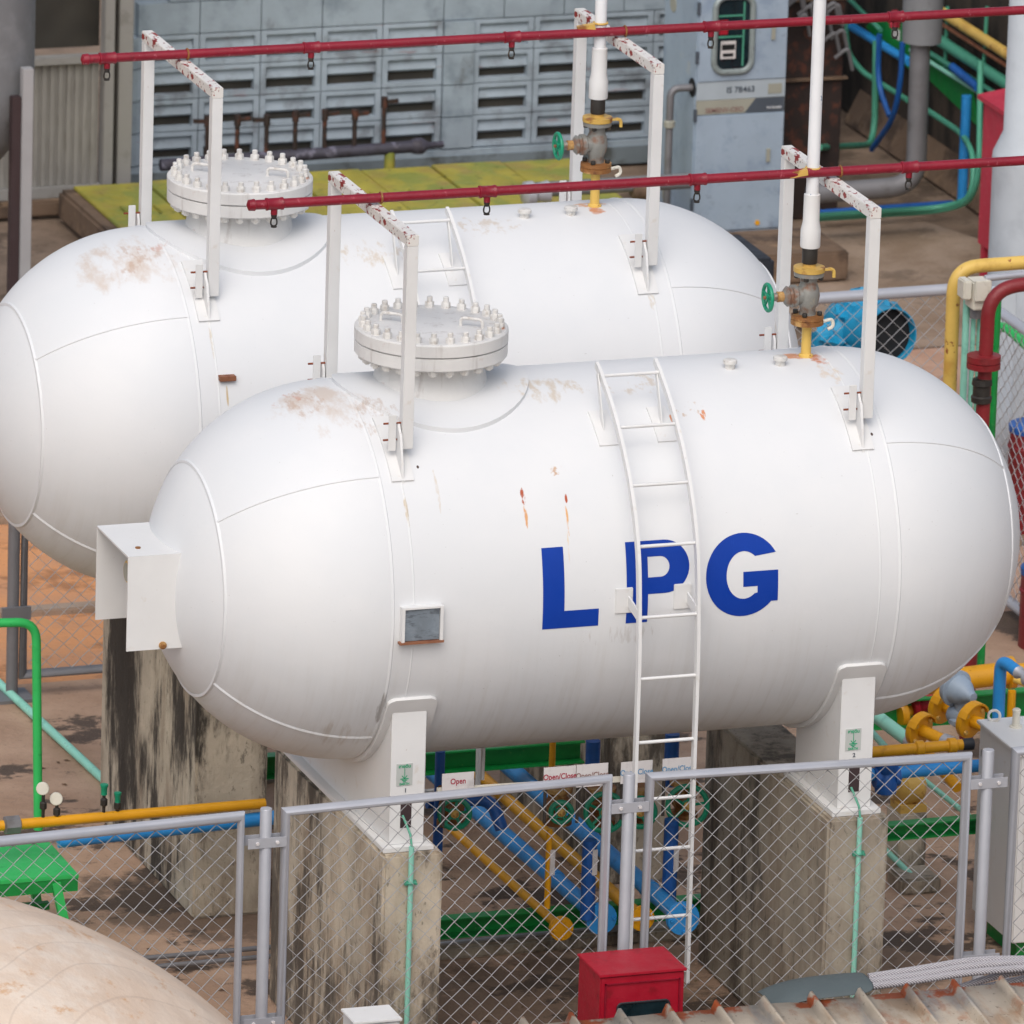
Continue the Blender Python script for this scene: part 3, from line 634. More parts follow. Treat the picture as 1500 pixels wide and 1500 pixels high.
# ================================================================== TANKS
def shell_mat(name, y0, st):
    g = N(name); white = lin('d9dadb')
    c = g.mix(g.ramp(g.noise(1.2), .3, .7), lin('d4d6d8'), white)
    # fine vertical run-off streaks below the equator (dirt that follows the run of the rain)
    sep = g.n('ShaderNodeSeparateXYZ'); g.l(g.tc.outputs['Object'], sep.inputs[0])
    low = g.ramp(sep.outputs[2], 3.55, 2.3)
    stk = g.ramp(g.noise(16, (1, .07, .07), 4, .6), .45, .75)
    c = g.mix(g.math('MULTIPLY', g.math('MULTIPLY', stk, low), .24), c, lin('a0947f'))
    c = g.mix(g.math('MULTIPLY', g.ramp(sep.outputs[2], 2.7, 2.1), .35), c, lin('cfc4b0'))  # smooth beige belly tint: dirt plus warm ground bounce painted into the white
    c = g.mix(g.math('MULTIPLY', g.ramp(g.noise(55, detail=2), .74, .77), .35), c, lin('7d7468'))
    for i, L in enumerate(st):
        ctr, rad, col, sc, lo, hi, am = L[:7]; s_ = L[7] if len(L) > 7 else (1, 1, 1)
        bl_ = g.blob(ctr, rad)
        nn = g.noise(sc, s_, 6, .65, off=(i*1.3+5+y0*3.1, i*2.1+y0, i*.7))
        f = g.math('MULTIPLY', g.ramp(g.math('ADD', nn, g.math('MULTIPLY', g.math('SUBTRACT', bl_, 1.0), .45)), lo, hi), am)
        c = g.mix(g.math('MULTIPLY', f, g.ramp(bl_, 0, .3)), c, lin(col))
    g.l(c, g.b.inputs['Base Color']); g.b.inputs['Roughness'].default_value = .55; g.b.inputs['Specular IOR Level'].default_value = .3
    bn = g.n('ShaderNodeBump'); bn.inputs['Strength'].default_value = .12; bn.inputs['Distance'].default_value = .05
    g.l(g.noise(1.6, detail=5), bn.inputs['Height']); g.l(bn.outputs[0], g.b.inputs['Normal'])
    return g.m
R = 1.25; ZC = 3.4; XL, XR = -1.45, 2.05
def surf(x, ang, y0, dx, lift=0.0):       # ang from the horizontal front, up positive
    return Vector((x+dx, y0-(R+lift)*math.cos(ang), ZC+(R+lift)*math.sin(ang)))
def on_head(side, pol, ang, y0, dx, lift=.0):   # polar angle from the axis
    rr = (R+lift)
    return Vector(((XL if side < 0 else XR)+dx+side*rr*math.cos(pol), y0-rr*math.sin(pol)*math.cos(ang), ZC+rr*math.sin(pol)*math.sin(ang)))
def arc_patch(mb, x0, x1, a0, a1, y0, dx, t0, t1, n=24, rnd=0):
    vs = []; fs = []; xa0, xb0 = x0, x1
    for i in range(n+1):
        a = a0+(a1-a0)*i/n
        if rnd:
            e_ = min(abs(a-a0), abs(a1-a))*R; q_ = rnd-math.sqrt(max(rnd*rnd-(rnd-min(e_, rnd))**2, 0)); x0, x1 = xa0+q_, xb0-q_
        for (x, l) in ((x0, t0), (x0, t1), (x1, t1), (x1, t0)): vs.append(surf(x, a, y0, dx, l))
    for i in range(n):
        for j in range(4): fs.append((i*4+j, i*4+(j+1) % 4, (i+1)*4+(j+1) % 4, (i+1)*4+j))
    fs += [(3, 2, 1, 0), tuple(n*4+j for j in range(4))]
    mb.add(vs, fs)
SAD_Y = -.28
def tank(y0, dx, lab, stains, seam_ang, letters=False):
    e = empty('gas_tank', (.3+dx, y0, 0), lab, 'tank', 'white LPG bullet tanks')
    L = Vector((.3+dx, y0, 0))
    sm = shell_mat('tank_shell_paint', y0, [((Vector(s[0])-L),)+tuple(s[1:]) for s in stains])
    prof = []
    for i in range(41):
        t = PI/2*i/40; prof.append((XL+dx-R*math.cos(t), R*math.sin(t)))
    for i in range(1, 24): prof.append((XL+dx+(XR-XL)*i/24, R))
    for i in range(41):
        t = PI/2*i/40; prof.append((XR+dx+R*math.sin(t), R*math.cos(t)))
    MB().lathe((0, y0, ZC), (1, 0, 0), prof, 144).build('shell', sm, e)
    # weld seams
    seamr = .016
    for s in (-1, 1):
        pol = math.radians(38)
        cr = MB().tube([on_head(s, pol, 2*PI*i/96, y0, dx, -.006) for i in range(96)], seamr, 6, closed=True)
        for k in range(4):
            a = math.radians(seam_ang+90*k)
            cr.tube([on_head(s, pol+(PI/2-pol)*i/24, a, y0, dx, -.006) for i in range(25)], seamr*.9, 6)
        cr.build('head_weld', sm, e)
        g = MB(); X = XL if s < 0 else XR
        g.tube([surf(X, 2*PI*i/120, y0, dx, -.009) for i in range(120)], .015, 6, closed=True)
        g.tube([surf(X-s*.14, 2*PI*i/120, y0, dx, -.0105) for i in range(120)], .014, 6, closed=True)
        g.build('girth_weld', sm, e)
    # saddles
    for (xs, dark) in ((-1.38, 0), (1.74, 1)):
        xa_, xb_ = xs+dx, xs+.225+dx
        pts = []
        za = 1.84; ye_ = 1.08 if (y0 or not dark) else SAD_Y
        a_end = -150 if ye_ == 1.08 else math.degrees(-math.acos(max(min(-ye_/R, 1), -1)))
        for i in range(25):
            a = math.radians(-30+(a_end+30)*i/24); pts.append(Vector((xa_, y0-(R-.004)*math.cos(a), ZC+(R-.004)*math.sin(a))))
        poly = [Vector((xa_, y0-1.08, za)), Vector((xa_, y0-1.08, 2.80))]+pts+([Vector((xa_, y0+1.08, 2.80))] if ye_ == 1.08 else [])+[Vector((xa_, y0+ye_, za))]
        sd_ = MB().prism(poly, (xb_-xa_, 0, 0)).build('saddle', 'white', e)
        mb = MB(); arc_patch(mb, xs-.05, xs+.29, math.radians(-26), math.radians(-154), y0, dx, -.004, .028, 160, .05)
        mb.build('wear_plate', 'white', sd_)
        MB().box((xa_-.06, y0-1.15, 1.802), (xb_+.06, y0+ye_+.05, 1.838)).build('base_plate', 'white', sd_, bevel=.004)
        MB().box((xa_-.005, y0-1.094, 1.838), (xb_+.005, y0-1.081, 2.815)).build('end_plate', 'white', sd_, bevel=.004)
        if y0 == 0:
            cxs = (xa_+xb_)/2-.015
            MB().box((cxs-.03, -1.0965, 1.95), (cxs+.045, -1.0945, 2.12)).build('slot', 'legdark', sd_)
            cxs -= .01
            sg = MB().box((cxs-.055, -1.098, 2.24), (cxs+.055, -1.095, 2.39)).build('earth_sign', 'sign', sd_)
            mb = MB().bar((cxs, -1.1, 2.36), (cxs, -1.1, 2.29), .007, .002).bar((cxs-.028, -1.1, 2.287), (cxs+.028, -1.1, 2.287), .002, .006)
            mb.bar((cxs-.018, -1.1, 2.277), (cxs+.018, -1.1, 2.277), .002, .005).bar((cxs-.009, -1.1, 2.268), (cxs+.009, -1.1, 2.268), .002, .005)
            mb.bar((cxs-.018, -1.1, 2.31), (cxs, -1.1, 2.29), .002, .005).bar((cxs+.018, -1.1, 2.31), (cxs, -1.1, 2.29), .002, .005)
            mb.build('earth_symbol', 'text_green', sg)
            text('สายดิน', .03, 'lettering', 'text_green', sg, (cxs, -1.101, 2.372), (1, 0, 0), (0, 0, 1), .001)
            text('EARTH', .022, 'lettering', 'text_green', sg, (cxs, -1.101, 2.252), (1, 0, 0), (0, 0, 1), .0008)
            text('1' if xs < 0 else '2', .04, 'lettering', 'text_dark', sd_, (cxs+.01, -1.0975, 2.205), (1, 0, 0), (0, 0, 1), .001)
    # manhole
    mx = -.82+dx; ft = 5.02; rf = .503
    mh = MB().lathe((mx, y0, 4.2), (0, 0, 1), [(0, .42), (.36, .42), (.42, .395), (.48, .37), (.55, .355), (.636, .35)], 64).build('manhole', 'flange_white', e)
    # reinforcing pad that follows the shell
    vs = []; fs = []; nr, nt_ = 8, 96
    for i in range(nr+1):
        rr = .34+(.645-.34)*i/nr
        for j in range(nt_):
            t = 2*PI*j/nt_; X = mx+rr*math.cos(t); Y = rr*math.sin(t)
            ex = min(0.0, X-(XL+dx)); q = math.sqrt(max((R+.026)**2-Y*Y-ex*ex, .01)); vs.append((X, y0+Y, ZC+q))
    o_ = nr+1
    for j in range(nt_):
        x_, y_, z_ = vs[nr*nt_+j]; vs.append((x_, y_, z_-.035))
    for i in range(nr+1):
        for j in range(nt_): fs.append((i*nt_+j, i*nt_+(j+1) % nt_, (i+1)*nt_+(j+1) % nt_, (i+1)*nt_+j))
    MB().add(vs, fs).build('reinforcing_pad', sm, mh, bevel=0)
    MB().lathe((mx, y0, 0), (0, 0, 1), [(4.835, rf-.13), (4.836, rf-.012), (4.845, rf), (4.922, rf), (4.926, rf-.012)], 96).build('neck_flange', 'flange_white', mh)
    MB().lathe((mx, y0, 0), (0, 0, 1), [(4.93, rf-.012), (4.936, rf+.002), (5.01, rf+.002), (ft, rf-.008), (ft+.001, .37), (ft+.006, .36)], 96).build('blind_cover', 'flange_white', mh)
    for k in range(26):
        a = 2*PI*(k+.3)/26; c = Vector((mx+.45*math.cos(a), y0+.45*math.sin(a), ft)); tl = random.uniform(-.004, .004)
        b = MB().hexb(c, (0, 0, 1), .031, .038).lathe(c, (0, 0, 1), [(-.228-tl, .015), (-.224-tl, .018), (.066+tl, .019), (.07+tl, .015)], 10)
        c2 = Vector((c.x, c.y, 4.835)); b.hexb(c2, (0, 0, -1), .031, .035)
        b.build('bolt', 'bolt', mh)
    for s in (-1, 1):
        hc = Vector((mx+s*.235, y0-.12*s, ft)); dv = Vector((.06, -.045, 0))
        MB().tube(bend([hc-dv, hc-dv+Vector((0, 0, .06)), hc+dv+Vector((0, 0, .06)), hc+dv], .03), .011, 8).build('handle', 'bolt', mh)
    if letters:
        build_letters(e, y0, dx)
        # name plate on stand-off bracket
        x0, x1 = -1.405, -1.125
        P = MB().box((x0+.0, -1.30, 3.27), (x0+.02, -1.235, 3.50)).box((x1-.02, -1.30, 3.27), (x1, -1.235, 3.50)).box((x0, -1.30, 3.50), (x1, -1.235, 3.513))
        npo = P.build('nameplate_bracket', 'white', e)
        MB().box((x0+.022, -1.285, 3.285), (x1-.022, -1.275, 3.498)).build('nameplate', 'plate', npo, bevel=.002)
        MB().box((x0-.015, -1.31, 3.268), (x1+.005, -1.26, 3.282)).build('rusty_ledge', 'bracket_rust', npo)
        # gauge hood on the left head
        Yh = .36; xL_ = -2.97; zT, zB = 3.68, 3.05; th = .012
        hx = lambda z_, y_: XL-math.sqrt(max(R*R-y_*y_-(z_-ZC)**2, 0))+.01
        hd = MB(); n = 10
        for sy in (-1, 1):
            yy = sy*Yh; pts = [Vector((xL_, yy, zB)), Vector((xL_, yy, zT))]
            for i in range(n+1):
                zz = zT+(zB-zT)*i/n; pts.append(Vector((hx(zz, yy), yy, zz)))
            hd.prism(pts, (0, -sy*th, 0))
        pts = [Vector((xL_, -Yh, zT))]+[Vector((hx(zT, -Yh+2*Yh*i/n), -Yh+2*Yh*i/n, zT)) for i in range(n+1)]+[Vector((xL_, Yh, zT))]
        hd.prism(pts, (0, 0, th))
        hdo = hd.build('gauge_hood', 'white', e)
        gg = Vector((-2.86, .02, 3.47))
        ga = MB().lathe(gg+Vector((.06, 0, 0)), (-1, 0, 0), [(0, .06), (.01, .075), (.06, .075), (.065, .068)], 28).build('dial_gauge', 'yflange', hdo)
        MB().lathe(gg+Vector((-.003, 0, 0)), (-1, 0, 0), [(0, .062), (.003, .062)], 24).build('dial_face', 'creamband', ga)
        MB().tube(bend([gg+Vector((.03, 0, -.06)), gg+Vector((.03, 0, -.16)), gg+Vector((.22, 0, -.16))], .03), .02, 10).build('gauge_pipe', 'rusty', ga)
        p = at(238, 945, Y=-Yh); MB().lathe((p.x, -Yh, p.z), (0, -1, 0), [(0, .026), (.012, .026), (.014, .012), (.03, .012)], 12).build('hood_bolt', 'rusty', hdo)
        p = at(202, 803, Z=zT+th); MB().lathe((p.x, p.y, zT+th), (0, 0, 1), [(0, .018), (.008, .018)], 10).build('hood_bolt', 'rusty', hdo)
    else:
        p = at_cyl(332, 552, y0); MB().box((p.x-.06, p.y-.05, p.z-.02), (p.x+.055, p.y+.03, p.z+.015)).build('small_bracket', 'bracket_rust', e, bevel=.003)
    # small lifting nozzle stub and rusty plugs on top
    for (px, py) in (((1103, 506), (1030, 516)) if y0 == 0 else ((802, 287), (735, 297))):
        p = at_cyl(px, py, y0); p = Vector((p.x, y0-.15 if True else 0, 0)); p.z = ZC+math.sqrt(R*R-.15**2)
        s = MB().lathe(p-Vector((0, 0, .02)), (0, 0, 1), [(0, .035), (.05, .035), (.052, .048), (.075, .048), (.08, .04)], 10).build('top_plug', 'bolt', e)
    return e

def glyph(outs, holes=()):
    return outs, holes
def build_letters(e, y0, dx):
    def arcpts(cx, cy, rx, ry, a0, a1, n=20):
        return [(cx+rx*math.cos(math.radians(a0+(a1-a0)*i/n)), cy+ry*math.sin(math.radians(a0+(a1-a0)*i/n))) for i in range(n+1)]
    H = .54
    Lp = [[(0, 0), (.385, 0), (.385, .118), (.148, .118), (.148, H), (0, H)]]
    # P: outer outline joined to the counter by a slit
    Pout = [(0, 0), (.148, 0), (.148, .19)]+[(.26, .19)]+arcpts(.265, .365, .17, .175, -90, 90)+[(0, H)]
    Pin = [(.148, .30), (.235, .30)]+arcpts(.235, .3675, .062, .0675, -90, 90, 12)+[(.148, .435)]
    # G
    Go = arcpts(.265, .27, .265, .278, 42, 335, 40)
    G = []
    G += arcpts(.265, .27, .262, .278, 30, 318, 44)      # outer from upper right round the left to lower right
    G += [(.505, .085), (.505, .292), (.262, .292), (.262, .192), (.362, .192), (.362, .148)]
    G += arcpts(.268, .27, .122, .158, 308, 50, 36)
    shapes = [(-.43, [Lp[0]], []), (.145, [Pout], [Pin]), (.69, [G], [])]
    for k, (x0, outs, ins) in enumerate(shapes):
        cu = bpy.data.curves.new('glyph', 'CURVE'); cu.dimensions = '2D'; cu.fill_mode = 'BOTH'
        for loop in outs+ins:
            sp = cu.splines.new('POLY'); sp.points.add(len(loop)-1); sp.use_cyclic_u = True
            for i, (a, b) in enumerate(loop): sp.points[i].co = (a, b, 0, 1)
        to = bpy.data.objects.new('glyph_tmp', cu); COL.objects.link(to)
        me = bpy.data.meshes.new_from_object(to.evaluated_get(bpy.context.evaluated_depsgraph_get()))
        COL.objects.unlink(to); bpy.data.objects.remove(to)
        bm = bmesh.new(); bm.from_mesh(me)
        for i in range(1, 28):
            bmesh.ops.bisect_plane(bm, geom=bm.verts[:]+bm.edges[:]+bm.faces[:], plane_co=(0, i*.02, 0), plane_no=(0, 1, 0))
        Lo = wloc(e)
        for v in bm.verts:
            s = v.co.y-.115; a = s/R; v.co = surf(x0+v.co.x, a, y0, dx, .0022)-Lo
        bm.to_mesh(me); bm.free(); me.name = 'letter'; me.materials.clear(); me.materials.append(M['blueletter'])
        o = bpy.data.objects.new('letter', me); COL.objects.link(o); o.parent = e
        o['label'] = 'big blue letter '+'LPG'[k]
SB = lambda px, py, y0=0: tuple(at_cyl(px, py, y0))
BR, OR = 'a98460', 'c2661c'
def hd_pt(px, py, y0):
    # point on the left head sphere
    d = ray(px, py); C = Vector((XL, y0, ZC)); oc = CAM-C; a = d.dot(d); b = 2*oc.dot(d); c = oc.dot(oc)-R*R
    D = max(b*b-4*a*c, 0); return tuple(CAM+d*((-b-math.sqrt(D))/(2*a)))
FA = (.5, 1.6, 1.6)
st_f = [
    (hd_pt(460, 592, 0), (.75, .7, .42), 'b89c80', 7, .40, .66, .5, (1, .45, 1)),
    (hd_pt(450, 585, 0), (.5, .5, .3), 'a9805e', 16, .50, .62, .4, (1, .35, 1)),
    (hd_pt(425, 583, 0), (.3, .25, .16), 'b5704a', 12, .50, .64, .5, (1, .5, 1)),
    (SB(550, 610), (.35, .5, .38), 'a8876a', 13, .45, .62, .45, (1.2, .5, .5)),
    (SB(800, 570), (.65, .4, .25), 'b89f78', 9, .44, .64, .5, (1.4, .6, 1)),
    (SB(930, 560), (.55, .35, .22), 'b79c74', 11, .48, .64, .42, (1.2, .7, 1)),
    (SB(766, 728), (.03, .1, .10), 'a8440e', 22, .36, .5, .95, (2, 1, .7)),
    (SB(770, 755), (.022, .1, .20), 'd08a2c', 22, .36, .54, .8, (2, 1, .25)),
    (SB(829, 728), (.018, .1, .06), 'a8440e', 16, .25, .42, .95, (1.5, 1, .6)),
    (SB(831, 760), (.015, .1, .26), 'd6942e', 20, .30, .50, .8, (1.6, 1, .15)),
    (SB(833, 800), (.012, .1, .3), 'd6b472', 20, .30, .55, .55, (1.6, 1, .12)),
    (SB(815, 690), (.13, .1, .12), 'b8895a', 24, .52, .62, .7),
    (SB(985, 615), (.055, .12, .11), 'cc7a3c', 26, .38, .52, .85, (1.6, .7, .6)),
    (SB(1030, 608), (.055, .12, .12), 'cc7a3c', 26, .42, .54, .85, (1.6, .7, .6)),
    (SB(1010, 600), (.3, .2, .16), 'b48a5a', 22, .54, .66, .5, (1.4, .7, .7)),
    (SB(1172, 520), (.30, .16, .045), 'c4752c', 10, .38, .56, .8, (1, 1, 1)),
    (SB(1200, 526), (.13, .18, .08), 'c0661e', 10, .34, .54, .85),
    (SB(1215, 545), (.16, .3, .14), 'c9a878', 12, .40, .62, .4, (1.4, 1, .4)),
    (SB(595, 745), (.022, .2, .36), 'b59a6c', 26, .30, .6, .6, (1.6, 1, .10)),
    (SB(640, 715), (.02, .2, .38), 'bda888', 26, .30, .6, .45, (1.6, 1, .10)),
    (SB(592, 690), (.10, .1, .05), '8a6236', 24, .46, .6, .6),
    (SB(612, 684), (.012, .05, .012), '3a1c0c', 4, .1, .3, .95),
    (SB(1277, 636), (.014, .05, .014), '3a1c0c', 4, .1, .3, .95),
    (SB(1265, 640), (.11, .1, .05), 'a58a68', 24, .46, .6, .5),
    (SB(900, 930), (.75, .2, .16), 'a39a90', 16, .5, .68, .35, (2.2, 1, .35)),
    (SB(560, 1040), (.10, .3, .35), '5a4e42', 26, .46, .60, .55, (1, .12, .12)),
    (SB(500, 1080), (.5, .5, .3), 'a08c74', 18, .44, .66, .4, (1, .12, .12)),
]
y1 = 3.97; DX = -.075
st_r = [
    (hd_pt(185, 385, y1), (.8, .7, .42), 'b89c80', 7, .40, .66, .5, (1, .45, 1)),
    (hd_pt(200, 380, y1), (.5, .5, .3), 'a9805e', 16, .50, .62, .4, (1, .35, 1)),
    (hd_pt(230, 362, y1), (.3, .3, .18), 'b5704a', 12, .50, .64, .45, (1, .5, 1)),
    (SB(540, 370, y1), (.65, .4, .25), 'b89f78', 9, .47, .64, .45, (1.4, .6, 1)),
    (SB(710, 330, y1), (.6, .35, .22), 'b79c74', 11, .48, .64, .42, (1.2, .7, 1)),
    (SB(860, 300, y1), (.26, .14, .04), 'cf8a44', 10, .36, .55, .8),
    (SB(875, 308, y1), (.12, .15, .05), 'c4702a', 10, .36, .56, .8),
    (SB(310, 500, y1), (.02, .2, .3), 'b9a585', 26, .30, .6, .5, (1.6, 1, .10)),
    (SB(333, 578, y1), (.014, .1, .12), 'b99a5c', 12, .2, .45, .75, (1, 1, .2)),
    (SB(315, 448, y1), (.012, .05, .012), '3a1c0c', 4, .1, .3, .95),
    (SB(956, 411, y1), (.014, .05, .014), '3a1c0c', 4, .1, .3, .95),
    (SB(955, 440, y1), (.06, .1, .2), 'b9a585', 26, .4, .6, .4, (1.4, 1, .2)),
]
T1 = tank(0.0, 0.0, 'white tank in front with big blue letters LPG and a hood at its left', st_f, 45, True)
T2 = tank(y1, DX, 'white tank standing behind the lettered one, with a small rusty bracket on its side', st_r, 45, False)

# ---- concrete piers
def pier(x0, x1, ya, yb, lab, m_, z1=1.8):
    e = MB(); e.box((x0, ya, 0), (x1, yb, z1)); o = e.build('concrete_pier', m_, None, bevel=.018)
    return tag(o, lab, 'pier', 'concrete piers under the tanks')
pier(-1.45, -1.04, -1.19, 1.17, 'pale streaked concrete pier under the left end of the lettered tank', 'pier')
pier(1.64, 2.07, -1.19, 1.17, 'grey brown concrete pier under the right end of the lettered tank', 'pier_pale')
pier(-1.47, -.95, 2.86, 5.15, 'heavily black stained concrete pier under the left end of the rear tank', 'pier_dark')
pier(1.55, 2.0, 2.86, 5.15, 'concrete pier under the right end of the rear tank, behind the pipes', 'pier')
# earth conduits on front piers
for (px, pyt, pyb, lab) in ((603, 1240, 1500, 'mint green earth conduit down the front of the left pier'), (1260, 1198, 1420, 'mint green earth conduit down the front of the right pier')):
    p = at(px, pyt, Y=-1.22); e = empty('earth_conduit', (p.x, -1.22, 0), lab, 'conduit', 'earth conduits on the front piers')
    MB().tube([(p.x, -1.22, .02), (p.x, -1.22, p.z)], .018, 10).build('pipe', 'teal', e)
    MB().tube([(p.x, -1.22, p.z), (p.x, -1.19, p.z+.07), (p.x-.03, -1.11, p.z+.18)], .008, 6).build('wire', 'tealdark', e)
    for zz in (p.z-.25, .42):
        MB().box((p.x-.04, -1.225, zz-.015), (p.x+.04, -1.2, zz+.015)).torus((p.x, -1.22, zz), (0, 0, 1), .022, .008, 12, 6).cyl((p.x+.03, -1.25, zz), (p.x+.03, -1.2, zz), .009, 8).build('clamp', 'tealdark', e)

# ---- litter on the floor
lt = MB()
for k in range(420):
    x = random.uniform(-4.5, 4.2); y = random.uniform(-1.5, 7.8); a = random.uniform(0, 2*PI); L_ = random.uniform(.012, .035); h = random.uniform(.004, .012)
    u = Vector((math.cos(a)*L_, math.sin(a)*L_, 0)); v = Vector((-math.sin(a)*L_*.45, math.cos(a)*L_*.45, 0)); c = Vector((x, y, .004))
    lt.add([c-u, c+v+Vector((0, 0, h)), c+u, c-v+Vector((0, 0, h*.6))], [(0, 1, 2, 3)])
tag(lt.build('leaf_litter', mat('dry_leaves', '5e4630', .8, var=.45, vscale=3, layers=[('9a8460', 4, .5, .6, .8)]), None), 'small dry leaves and grit scattered on the brown floor', 'litter', kind='stuff')
# ---- ladders
def ladder(dx, dy, dz, lab):
    e = empty('tank_ladder', (.37+dx, -1.47+dy, .9), lab, 'ladder', 'white ladders curving over the tanks')
    D = Vector((dx, dy, dz))
    def path(x):
        P = [Vector((x, -1.49, .86)), Vector((x, -1.47, 2.2)), Vector((x, -1.465, 3.0)), Vector((x, -1.44, 3.4))]
        P += [Vector((x, -1.375, 3.82)), Vector((x, -1.19, 4.2)), Vector((x, -.90, 4.53)), Vector((x, -.60, 4.75)), Vector((x, -.47, 4.82))]
        return P
    def smooth(P, n=6):
        out = []
        for i in range(len(P)-1):
            a = P[max(i-1, 0)]; b = P[i]; c = P[i+1]; d = P[min(i+2, len(P)-1)]
            for k in range(n):
                t = k/n; out.append(.5*((2*b)+(-a+c)*t+(2*a-5*b+4*c-d)*t*t+(-a+3*b-3*c+d)*t**3))
        return out+[P[-1]]
    def flat(P, hw, ht):
        mb = MB(); vs = []; fs = []
        for i, p in enumerate(P):
            t = (P[min(i+1, len(P)-1)]-P[max(i-1, 0)]).normalized(); nn = Vector((1, 0, 0)).cross(t).normalized()
            for a, b in ((-hw, -ht), (hw, -ht), (hw, ht), (-hw, ht)): vs.append(p+Vector((a, 0, 0))+nn*b+D)
        for i in range(len(P)-1):
            for j in range(4): fs.append((i*4+j, i*4+(j+1) % 4, (i+1)*4+(j+1) % 4, (i+1)*4+j))
        fs += [(3, 2, 1, 0), tuple((len(P)-1)*4+j for j in range(4))]
        return mb.add(vs, fs)
    x0, x1 = .165, .57
    for x in (x0, x1): flat(smooth(path(x)), .011, .024).build('rail', 'white', e)
    P = smooth(path(0), 20)
    zs = [.92, 1.31, 1.77, 2.12, 2.53, 2.97, 3.38, 3.83, 4.2, 4.52, 4.77]
    for zz in zs:
        q = min(P, key=lambda v: abs(v.z-zz)); MB().cyl(Vector((x0, q.y, q.z))+D, Vector((x1, q.y, q.z))+D, .012, 10).build('rung', 'white', e)
    for x in (x0, x1):
        MB().bar(Vector((x-.008, -1.44, 3.40))+D, Vector((x-.008, -1.25, 3.44))+D, .012, .07).build('stand_off', 'white', e)
        MB().box(Vector((x-.10, -1.262, 3.36))+D, Vector((x+.02, -1.243, 3.53))+D).build('foot_plate', 'white', e, bevel=.004)
        b = Vector((x-.01, -.64, 4.72))+D; yb = -.78; zs_ = ZC+math.sqrt(R*R-yb*yb)
        MB().bar(Vector((x-.02, -.55, 4.78))+D, Vector((x-.02, -.70, ZC+math.sqrt(R*R-.49)-.005))+D, .035, .008, up=(1, 0, 0)).build('top_strut', 'white', e)
        mb = MB(); arc_patch(mb, x-.08, x+.05, math.acos(.80/R), math.acos(.55/R), dy, dx, -.002, .012, 6)
        mb.build('strut_pad', 'white', e)
    return e
ladder(0, 0, 0, 'white steel ladder over the letter P of the front tank')
ladder(-.11, 3.97, 0, 'white steel ladder over the rear tank, only its top showing')

# ---- portal frames carrying the sprinkler pipes
def portal(x, ya, yb, zt, y0, dx, zfront, lab):
    e = empty('pipe_support_frame', (x, (ya+yb)/2, 4.4), lab, 'pipe support', 'white goalpost frames on the tanks')
    t = .075
    zr = ZC+math.sqrt(max(R*R-(yb-y0)**2, .01))+.04
    MB().box((x-t/2, ya-t/2, zfront), (x+t/2, ya+t/2, zt-.04)).build('leg', 'white', e, bevel=.004)
    MB().box((x-t/2, yb-t/2, zr), (x+t/2, yb+t/2, zt-.04)).build('leg', 'white', e, bevel=.004)
    MB().box((x-t/2-.001, ya-t/2-.001, zt-.04), (x+t/2+.001, yb+t/2+.001, zt+.035)).build('crossbar', 'white_flaked', e, bevel=.005)
    for (yy, s, zb) in ((ya, -1, zfront), (yb, 1, zr)):
        br = MB().box((x-.125, yy-.02, zb-.01), (x-.075, yy-.008, zb+.23)).build('clip_plate', 'white', e, bevel=.002)
        ys = abs(yy-y0); zs_ = ZC+math.sqrt(R*R-ys*ys)
        gs = lambda q: ZC+math.sqrt(R*R-min(abs(q-y0), 1.2)**2)-.008
        ya_, yb2 = (yy-.13, yy+.03) if s < 0 else (yy-.03, yy+.13)
        poly = [Vector((x-.062, yy-.03, zb+.13)), Vector((x-.062, yy-.005, zb+.165)), Vector((x-.062, yy+.02, zb+.165)), Vector((x-.062, yy+.03, zb+.13))]
        if s < 0: poly = [Vector((x-.062, yy-.06, zb+.10))]+poly
        poly += [Vector((x-.062, yb2+(ya_-yb2)*i/6, gs(yb2+(ya_-yb2)*i/6))) for i in range(7)]
        MB().prism(poly, (.016, 0, 0)).build('gusset', 'white', e)
        a0 = math.acos(min(ys/R, 1)); s_ = 1 if s < 0 else -1
        mb = MB(); da = .16
        aa, ab = (a0-.13, a0+.3) if s < 0 else (PI-a0+.1, PI-a0-.26)
        arc_patch(mb, x-.13-dx, x+.02-dx, aa, ab, y0, dx, -.002, .016, 10); mb.build('pad', 'white', e)
        for dz in (.06, .17):
            MB().cyl((x-.155, yy+.002, zb+dz), (x-.03, yy+.002, zb+dz), .007, 8).build('bolt', 'brown_bolt', e)
    return e
LP = 'white goalpost frame with flaking crossbar, '
portal(-1.245, -.8, .8, 5.835, 0, 0, 4.44, LP+'at the left end of the front tank')
portal(1.935, -.8, .8, 5.835, 0, 0, 4.44, LP+'at the right end of the front tank')
portal(-1.33, 3.17, 4.77, 5.835, y1, DX, 4.40, LP+'at the left end of the rear tank')
portal(1.855, 3.17, 4.77, 5.835, y1, DX, 4.43, LP+'at the right end of the rear tank')

